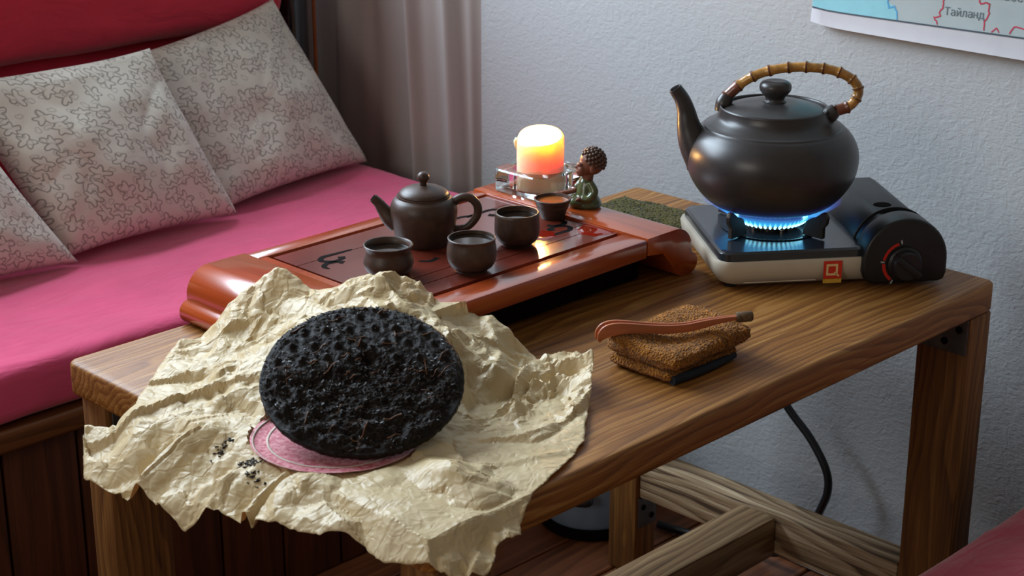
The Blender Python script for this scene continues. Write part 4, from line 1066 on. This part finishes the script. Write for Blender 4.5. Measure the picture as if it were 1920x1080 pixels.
tc = obj('tea_cake', (cvf[0], cvf[1]), M_cake, None, angle=180)
tc.matrix_world = Mc
tag(tc, 'round black pressed tea cake with a dimpled face leaning on the crumpled paper', 'tea cake')
for k in range(46):
    a = random.uniform(0, 2 * PI); r = CR * .93 * math.sqrt(random.random()); x_, y_ = r * math.cos(a), r * math.sin(a)
    L_ = random.uniform(.006, .020); b = random.gauss(.35, .5); P = []
    for t in (-.5, -.17, .17, .5):
        X_, Y_ = x_ + math.cos(b) * L_ * t, y_ + math.sin(b) * L_ * t + .0012 * math.sin(t * 6)
        if math.hypot(X_, Y_) > CR * .95: X_ *= .93; Y_ *= .93
        P.append((X_, Y_, cvf[2](X_, Y_, math.hypot(X_, Y_)) + .0006))
    obj('tea_stem', tube(spline(P, 8), random.uniform(.0004, .0009), 6), M_stem, tc, angle=60)

# the fine leaf bits pressed into the face
FV, FF = [], []
for k in range(2600):
    a = random.uniform(0, 2 * PI); r = CR * .985 * math.sqrt(random.random()); x_, y_ = r * math.cos(a), r * math.sin(a)
    if y_ > .02 and random.random() < .45: continue
    L_, W2 = random.uniform(.0012, .0034), random.uniform(.0005, .0011)
    R3 = Matrix.Rotation(random.gauss(.3, .9), 3, 'Z') @ Matrix.Rotation(random.gauss(0, .38), 3, 'X') @ Matrix.Rotation(random.gauss(0, .38), 3, 'Y')
    edge = .0055 * max(0, (r / CR - .93) / .07) ** 2
    c_ = Vector((x_, y_, cvf[2](x_, y_, r) - edge + .0003)); n_ = len(FV); bend = random.uniform(-.0006, .0006)
    for t, wq in ((-1, .35), (0, 1), (1, .3)):
        for sd in (-1, 1): FV.append(c_ + R3 @ Vector((L_ * t, W2 * wq * sd, bend * (1 - t * t) + .0003 * sd * wq)))
    FF += [[n_, n_ + 2, n_ + 3, n_ + 1], [n_ + 2, n_ + 4, n_ + 5, n_ + 3]]
lf = obj('pressed_leaves', (FV, FF), plain('leaf_bits', (.022, .013, .008), .45, var=.7, vscale=350, spec=.35), tc, smooth=False)
lf['kind'] = 'stuff'

# ================================================================== WRAPPER PAPER
PO=[(0.1950,-0.1241,0.088),(0.2052,-0.1315,0.092),(0.2168,-0.1401,0.092),(0.2227,-0.1541,0.085),(0.2252,-0.1802,0.085),(0.2329,-0.1997,0.086),(0.2492,-0.2088,0.09),(0.2633,-0.2206,0.092),(0.2742,-0.2313,0.09),(0.2851,-0.2418,0.086),(0.2941,-0.2681,0.078),(0.3048,-0.2834,0.072),(0.3106,-0.304,0.07),(0.3262,-0.3168,0.062),(0.3432,-0.3224,0.05),(0.3511,-0.3362,0.045),(0.3545,-0.3501,0.04),(0.3582,-0.3722,0.03),(0.3676,-0.3927,0.022),(0.3637,-0.4024,0.02),(0.3721,-0.4177,0.02),(0.3801,-0.4308,0.024),(0.3812,-0.4622,0.03),(0.3768,-0.4775,0.028),(0.3578,-0.4902,0.022),(0.338,-0.5099,0.018),(0.3044,-0.5345,0.014),(0.2756,-0.5579,0.012),(0.2536,-0.5767,0.01),(0.2247,-0.5902,0.006),(0.1983,-0.6018,0.004),(0.1589,-0.6138,0.003),(0.1432,-0.6167,0.002),(0.1193,-0.6271,-0.003),(0.0973,-0.6381,-0.008),(0.0887,-0.6487,-0.015),(0.0733,-0.6478,-0.014),(0.0606,-0.6464,-0.012),(0.0467,-0.6556,-0.016),(0.0367,-0.6629,-0.022),(0.0235,-0.6652,-0.028),(0.0058,-0.6572,-0.022),(-0.0055,-0.6481,-0.02),(-0.0194,-0.6277,-0.016),(-0.0261,-0.5988,-0.018),(-0.0293,-0.584,-0.018),(-0.0288,-0.5723,-0.016),(-0.026,-0.554,-0.014),(-0.031,-0.5409,-0.012),(-0.0342,-0.5331,-0.012),(-0.0473,-0.5172,-0.022),(-0.0551,-0.495,-0.024),(-0.059,-0.4674,-0.026),(-0.0624,-0.4384,-0.028),(-0.0668,-0.4102,-0.028),(-0.0711,-0.3811,-0.03),(-0.0804,-0.3671,-0.034),(-0.088,-0.3549,-0.038),(-0.0897,-0.3157,-0.042),(-0.0909,-0.2893,-0.042),(-0.0924,-0.2482,-0.042),(-0.0977,-0.2218,-0.042),(-0.1009,-0.1916,-0.042),(-0.082,-0.1633,-0.03),(-0.0631,-0.1382,-0.018),(-0.053,-0.1507,-0.016),(-0.0479,-0.1629,-0.02),(-0.0435,-0.1697,-0.018),(-0.0341,-0.1665,-0.012),(-0.0218,-0.166,-0.006),(-0.0154,-0.1679,-0.003),(-0.0041,-0.1549,0.004),(0.0249,-0.1336,0.006),(0.0528,-0.1137,0.008),(0.1061,-0.0847,0.014),(0.1250,-0.0793,0.0185),(0.1380,-0.0810,0.028),(0.1440,-0.0850,0.035),(0.1500,-0.0960,0.045),(0.1560,-0.1060,0.055),(0.1700,-0.1130,0.070),(0.1880,-0.1190,0.081)]
PIN=[(0.0119,-0.3612,0.004),(0.0246,-0.4307,0.004),(0.0489,-0.4591,0.003),(0.0968,-0.4928,0.004),(0.1529,-0.4878,0.008),(0.0884,-0.2058,0.018),(0.1451,-0.1515,0.038),(0.187,-0.1983,0.078),(0.2957,-0.38,0.04),(0.2342,-0.4432,0.02),(0.2876,-0.4705,0.012),(0.3242,-0.4754,0.015),(0.0281,-0.5056,0.02),(-0.016,-0.4547,0.010),(0.0946,-0.5475,0.018),(0.1629,-0.5547,0.006),(0.0305,-0.5809,0.004),(-0.015,-0.5107,-0.002),(-0.0286,-0.3958,-0.006),(-0.0408,-0.296,-0.006),(-0.022,-0.2212,-0.006),(0.0187,-0.2611,0.006),(0.0413,-0.1609,0.006),(0.0904,-0.1428,0.012),(-0.0352,-0.4712,-0.006),(-0.0128,-0.5844,-0.001),(0.023,-0.6324,-0.002),(0.077,-0.6193,0.001),(-0.0136,-0.3325,0.003),(-0.0619,-0.2388,-0.024),(0.2136,-0.5272,0.004),(0.2155,-0.2579,0.086)]
for f_ in (.35, .6, .85, 1.05):            # sheet follows the underside of the leaning cake
    q = cb + e_up * (2 * CR * f_) - Vector((0, 0, T + .008)); PIN.append((q.x, q.y, max(.004, q.z)))
ctrl = np.array(PO + PIN)
def rbf_fit(P):
    n = len(P); d_ = np.hypot(P[:, None, 0] - P[None, :, 0], P[:, None, 1] - P[None, :, 1])
    A = np.zeros((n + 3, n + 3)); A[:n, :n] = d_ - 0.004 * np.eye(n); A[:n, n] = 1; A[:n, n + 1] = P[:, 0]; A[:n, n + 2] = P[:, 1]; A[n:, :n] = A[:n, n:].T
    return np.linalg.solve(A, np.r_[P[:, 2], 0, 0, 0])
wts = rbf_fit(ctrl)
def rbf(X, Y):
    out = np.empty(len(X))
    for s_ in range(0, len(X), 4000):
        x_, y_ = X[s_:s_ + 4000], Y[s_:s_ + 4000]
        d_ = np.hypot(x_[:, None] - ctrl[None, :, 0], y_[:, None] - ctrl[None, :, 1])
        out[s_:s_ + 4000] = d_ @ wts[:-3] + wts[-3] + wts[-2] * x_ + wts[-1] * y_
    return out
# outline with small tears
out2 = []
for k, (a, b) in enumerate(zip(PO, PO[1:] + PO[:1])):
    L_ = math.hypot(b[0] - a[0], b[1] - a[1]); m_ = max(1, int(L_ / .0035))
    for i in range(m_):
        t = i / m_; jx = .0012 * nz(k * 3.1 + t * 2, .5, 1, 2); jy = .0012 * nz(k * 2.7 + t * 2, 9.5, 1, 2)
        out2.append((a[0] + (b[0] - a[0]) * t + jx, a[1] + (b[1] - a[1]) * t + jy))
OX = np.array(out2)
def inside(X, Y):
    c_ = np.zeros(len(X), bool); n = len(OX)
    for i in range(n):
        x0, y0 = OX[i]; x1, y1 = OX[(i + 1) % n]
        cond = ((y0 > Y) != (y1 > Y))
        if y0 != y1: c_ ^= cond & (X < (x1 - x0) * (Y - y0) / (y1 - y0) + x0)
    return c_
stp = .0025
gx, gy = np.meshgrid(np.arange(-.12, .40, stp), np.arange(-.68, -.06, stp)); gx = gx + (np.arange(gx.shape[0]) % 2)[:, None] * stp / 2
X = gx.ravel() + rng.uniform(-.0005, .0005, gx.size); Y = gy.ravel() + rng.uniform(-.0005, .0005, gx.size)
k_ = inside(X, Y); X, Y = X[k_], Y[k_]
dmin = np.full(len(X), 9.)
for i in range(0, len(OX)): dmin = np.minimum(dmin, (X - OX[i, 0]) ** 2 + (Y - OX[i, 1]) ** 2)
k_ = dmin > (.0016) ** 2; X, Y = X[k_], Y[k_]
n0 = len(OX)
verts2 = [Vector((a, b)) for a, b in OX] + [Vector((a, b)) for a, b in zip(X, Y)]
res = geometry.delaunay_2d_cdt(verts2, [(i, (i + 1) % n0) for i in range(n0)], [list(range(n0))], 1, 1e-6)
pv = np.array([(v.x, v.y) for v in res[0]]); pf = [list(f) for f in res[2]]
def facets(n, amp, seed, aniso=None):
    """random creases: a triangulated net of points with random heights, read off linearly"""
    r_ = np.random.default_rng(seed)
    pts = np.c_[r_.uniform(-.16, .44, n), r_.uniform(-.72, -.02, n)]
    cor = np.array([(-.3, -.9), (.6, -.9), (.6, .1), (-.3, .1)]); pts = np.r_[pts, cor]
    hh = r_.uniform(-1, 1, len(pts)) * amp
    src = pts
    if aniso: src = np.c_[pts[:, 0] * aniso[0] + pts[:, 1] * aniso[1], pts[:, 0] * aniso[2] + pts[:, 1] * aniso[3]]
    q = np.c_[pv[:, 0] * aniso[0] + pv[:, 1] * aniso[1], pv[:, 0] * aniso[2] + pv[:, 1] * aniso[3]] if aniso else pv
    r2 = geometry.delaunay_2d_cdt([Vector(p) for p in src], [], [], 0, 1e-7)
    vv = np.array([(v.x, v.y) for v in r2[0]]); oi = [l[0] for l in r2[3]]; zz = hh[oi]
    res_ = np.zeros(len(q)); order = np.argsort(q[:, 0]); xs = q[order, 0]
    for t in r2[2]:
        a, b, c_ = vv[t[0]], vv[t[1]], vv[t[2]]
        lo_, hi_ = min(a[0], b[0], c_[0]), max(a[0], b[0], c_[0])
        i0, i1 = np.searchsorted(xs, lo_), np.searchsorted(xs, hi_, 'right')
        if i0 >= i1: continue
        id_ = order[i0:i1]; p = q[id_]
        den = (b[1] - c_[1]) * (a[0] - c_[0]) + (c_[0] - b[0]) * (a[1] - c_[1])
        if abs(den) < 1e-14: continue
        w0 = ((b[1] - c_[1]) * (p[:, 0] - c_[0]) + (c_[0] - b[0]) * (p[:, 1] - c_[1])) / den
        w1 = ((c_[1] - a[1]) * (p[:, 0] - c_[0]) + (a[0] - c_[0]) * (p[:, 1] - c_[1])) / den
        w2 = 1 - w0 - w1; k2 = (w0 > -1e-6) & (w1 > -1e-6) & (w2 > -1e-6)
        res_[id_[k2]] = w0[k2] * zz[t[0]] + w1[k2] * zz[t[1]] + w2[k2] * zz[t[2]]
    return res_
PX, PY = pv[:, 0], pv[:, 1]
base = rbf(PX, PY)
ccx, ccy = cc.x - .02, cc.y - .02
rad = np.hypot(PX - ccx, PY - ccy); ang = np.arctan2(PY - ccy, PX - ccx)
grow = np.clip((rad - .075) / .10, 0, 1)
def pleat(nf, seed, amp):
    r_ = np.random.default_rng(seed); c0 = np.sort(r_.uniform(-PI, PI, nf)); hh = r_.uniform(-1, 1, nf)
    tw_ = ang + .25 * np.sin(rad * 20 + seed)
    c1 = np.r_[c0 - 2 * PI, c0, c0 + 2 * PI]; h1 = np.r_[hh, hh, hh]
    return np.interp(tw_, c1, h1) * amp
mask = np.clip(.75 + 1.2 * facets(60, 1.0, 9), .35, 1.25)      # some panes of the sheet stayed smooth
crum = facets(110, .0120, 1) + facets(420, .0060, 4) + mask * (facets(1200, .0060, 2) + facets(4800, .0030, 3)) + (pleat(26, 5, .0125) + pleat(64, 6, .0045)) * grow
zP = base + crum * np.clip(.35 + grow, 0, 1)
dout = np.maximum(np.maximum(-PX, -.617 - PY), 0)               # how far past the table edge
zfl = .0012 - 1.1 * np.maximum(0, dout - .004) + .30 * np.abs(crum)
zP = np.where(dout < .05, np.maximum(zP, zfl), zP)
# lie over the tray where the sheet reaches it
def tray_env(x_, y_):
    e = np.full(len(x_), -1.0); inn = (y_ > -.319) & (y_ < .006)
    e = np.where(inn & (x_ > .207), .0672, e)
    m1 = inn & (x_ > .172) & (x_ <= .207); e = np.where(m1, .033 + np.sqrt(np.maximum(0, .0345 ** 2 - (.207 - x_) ** 2)), e)
    m2 = inn & (x_ > .158) & (x_ <= .172); e = np.where(m2, .030, e); return e
zP = np.maximum(zP, tray_env(PX, PY) + .0015)
# stay under the cake
qx, qy = PX - cc.x, PY - cc.y
uu = qx * e_rt.x + qy * e_rt.y
vv_ = (qx * hd.x + qy * hd.y) / math.cos(th_)
under = np.hypot(uu, vv_) < CR + .006
zu = (cc.z - T) + vv_ * math.sin(th_) - .0035
lim = np.maximum(zu, .0008)
zP = np.where(under, np.minimum(zP, lim), zP)
rl = np.hypot(PX - .0760, PY + .3960); zP = np.where(rl < .090, np.minimum(zP, .0046), zP)
pap = thing('paper_wrapper', 'crumpled brown kraft paper wrapper spread under the tea cake', 'paper', (.15, -.35, T))
V = [(a - .15, b + .35, c_) for a, b, c_ in zip(PX, PY, zP)]
sh = obj('sheet', (V, pf), M_paper, pap, angle=13)
bpy.context.view_layer.update()
if sum(p.normal.z for p in sh.data.polygons) < 0: sh.data.flip_normals()
sdm = sh.modifiers.new('thickness', 'SOLIDIFY'); sdm.thickness = .0003; sdm.offset = -1
# pink printed label under the cake's lower rim
def sheet_z(x_, y_):
    i = np.argmin((PX - x_) ** 2 + (PY - y_) ** 2); return zP[i]
LX, LY, LR = .0760, -.3960, .0890
lb = thing('paper_label', 'pink printed round label peeking out below the tea cake', 'label', (LX, LY, T))
def ring(r0, r1, nr, dz):
    V, F = [], []; n = 140
    for j in range(nr + 1):
        r = r0 + (r1 - r0) * j / nr
        for i in range(n):
            a = 2 * PI * i / n; V.append((r * math.cos(a), r * math.sin(a), .0056 + dz + .0006 * nz(math.cos(a) * r * 40, math.sin(a) * r * 40, 3, 2) + .004 * max(0, (r - .080) / .010) ** 2))
    for j in range(nr):
        for i in range(n): F.append([j * n + i, (j + 1) * n + i, (j + 1) * n + (i + 1) % n, j * n + (i + 1) % n])
    return V, F
obj('printed_disc', ring(.004, LR, 24, 0), M_pinkl, lb, angle=180)
obj('printed_ring', ring(.0700, .0725, 2, .0005), M_labelw, lb, angle=180)
obj('printed_ring', ring(.0850, .0870, 2, .0005), M_labelw, lb, angle=180)
for o2 in lb.children: mdf = o2.modifiers.new('thickness', 'SOLIDIFY'); mdf.thickness = .0002; mdf.offset = 1
# loose crumbs of tea
cr_ = []
for (cx_, cy_, n_, sx_, sy_) in ((-.016, -.368, 60, .008, .017), (-.028, -.392, 26, .006, .010), (-.012, -.318, 26, .014, .006)):
    for k in range(n_):
        x_, y_ = random.gauss(cx_, sx_ * .6), random.gauss(cy_, sy_ * .6)
        L_ = random.uniform(.0012, .0040); b = random.uniform(0, PI)
        z_ = sheet_z(x_, y_) + .0006
        cr_.append(xform(ell((0, 0, 0), (L_, L_ * .35, .0007), None, 6), Matrix.Translation((x_ + .016, y_ + .368, z_)) @ Matrix.Rotation(b, 4, 'Z')))
tag(obj('tea_crumbs', join(*cr_), M_cake, loc=(-.016, -.368, T), angle=180), 'scatter of loose black tea crumbs on the paper', 'tea crumbs', kind='stuff')

# ================================================================== UNDER AND BESIDE THE TABLE
pot = thing('enamel_pot', 'blue-grey enamel pot on the floor behind the table leg', 'pot', (1.045, .125, .001))
obj('body', lathe([(0, .018), (.078, .018), (.082, .024), (.084, .06), (.084, .16), (.086, .17), (.083, .172), (.081, .16), (.080, .03), (0, .028)], 64), M_bin, pot, angle=50)
obj('base_ring', lathe([(0, 0), (.084, 0), (.088, .004), (.087, .016), (.080, .0175), (0, .0175)], 64), M_dark, pot, angle=50)
hnd = obj('handle', tube(spline([(-.070, -.055, .085), (-.085, -.070, .085), (-.098, -.05, .085), (-.085, -.032, .085), (-.078, -.025, .085)], 20), .008, 12), M_black, pot)
tag(obj('black_cord', tube(spline([(1.09, -.13, T - .10), (1.115, -.165, T - .27), (1.12, -.214, T - .337), (1.12, -.262, T - .378), (1.12, -.294, T - .42), (1.12, -.300, T - .455), (1.12, -.288, T - .494), (1.125, -.26, T - .56), (1.13, -.20, T - .605), (1.135, -.11, .009), (1.11, -.04, .009), (1.10, .02, .008)], 80), .0065, 12), M_cord),
    'thick black cord hanging in an arc against the wall', 'cord')
tag(obj('white_cable', tube(spline([(1.168, -.178, .007), (1.166, -.225, .006), (1.163, -.29, .006), (1.15, -.40, .006), (1.10, -.55, .006)], 40), .0055, 10), M_wcord),
    'white cable lying on the floor under the table', 'cable')
tag(obj('cable_plug', join(tube([(1.15, -.150, .010), (1.125, -.148, .010), (1.105, -.145, .010)], [.006, .008, .005], 12), tube([(1.105, -.145, .010), (1.085, -.14, .009), (1.06, -.125, .009)], [.004, .003, .003], 10)), M_cord),
    'small black plug beside the white cable', 'plug')

st2 = thing('cushioned_stool', 'stool with a rose red wrinkled cover at the picture corner', 'stool', (1.0, -1.03, 0))
def stool_seat():
    bm = bmesh.new(); bmesh.ops.create_cube(bm, size=1)
    zt_ = T - .205
    for v in bm.verts: v.co = Vector((-.45 if v.co.x < 0 else .17, -.25 if v.co.y < 0 else .262, zt_ - .09 if v.co.z < 0 else zt_))
    bmesh.ops.bevel(bm, geom=bm.edges[:], offset=.02, segments=4, profile=.5, affect='EDGES')
    bmesh.ops.subdivide_edges(bm, edges=[e for e in bm.edges if e.calc_length() > .12], cuts=40, use_grid_fill=True)
    for v in bm.verts:
        if v.co.z > zt_ - .03: v.co.z += .004 * nz(v.co.x * 5, v.co.y * 8, 3, 3) + .003 * (1 - abs(math.sin((v.co.x * .5 + v.co.y * 1.0) * 26 + 2 * nz(v.co.x * 3, v.co.y * 3, 9, 2)))) ** 3
    return bm_out(bm)
obj('cushion', stool_seat(), M_red2, st2, angle=180)
obj('base', bevel_vf(box(-.44, .16, -.24, .25, .06, T - .298), .004), M_panel, st2)
for a, b in ((-.42, -.22), (.14, -.22), (-.42, .23), (.14, .23)): obj('leg', bevel_vf(box(a - .02, a + .02, b - .02, b + .02, .001, .0595), .003), M_panel, st2)
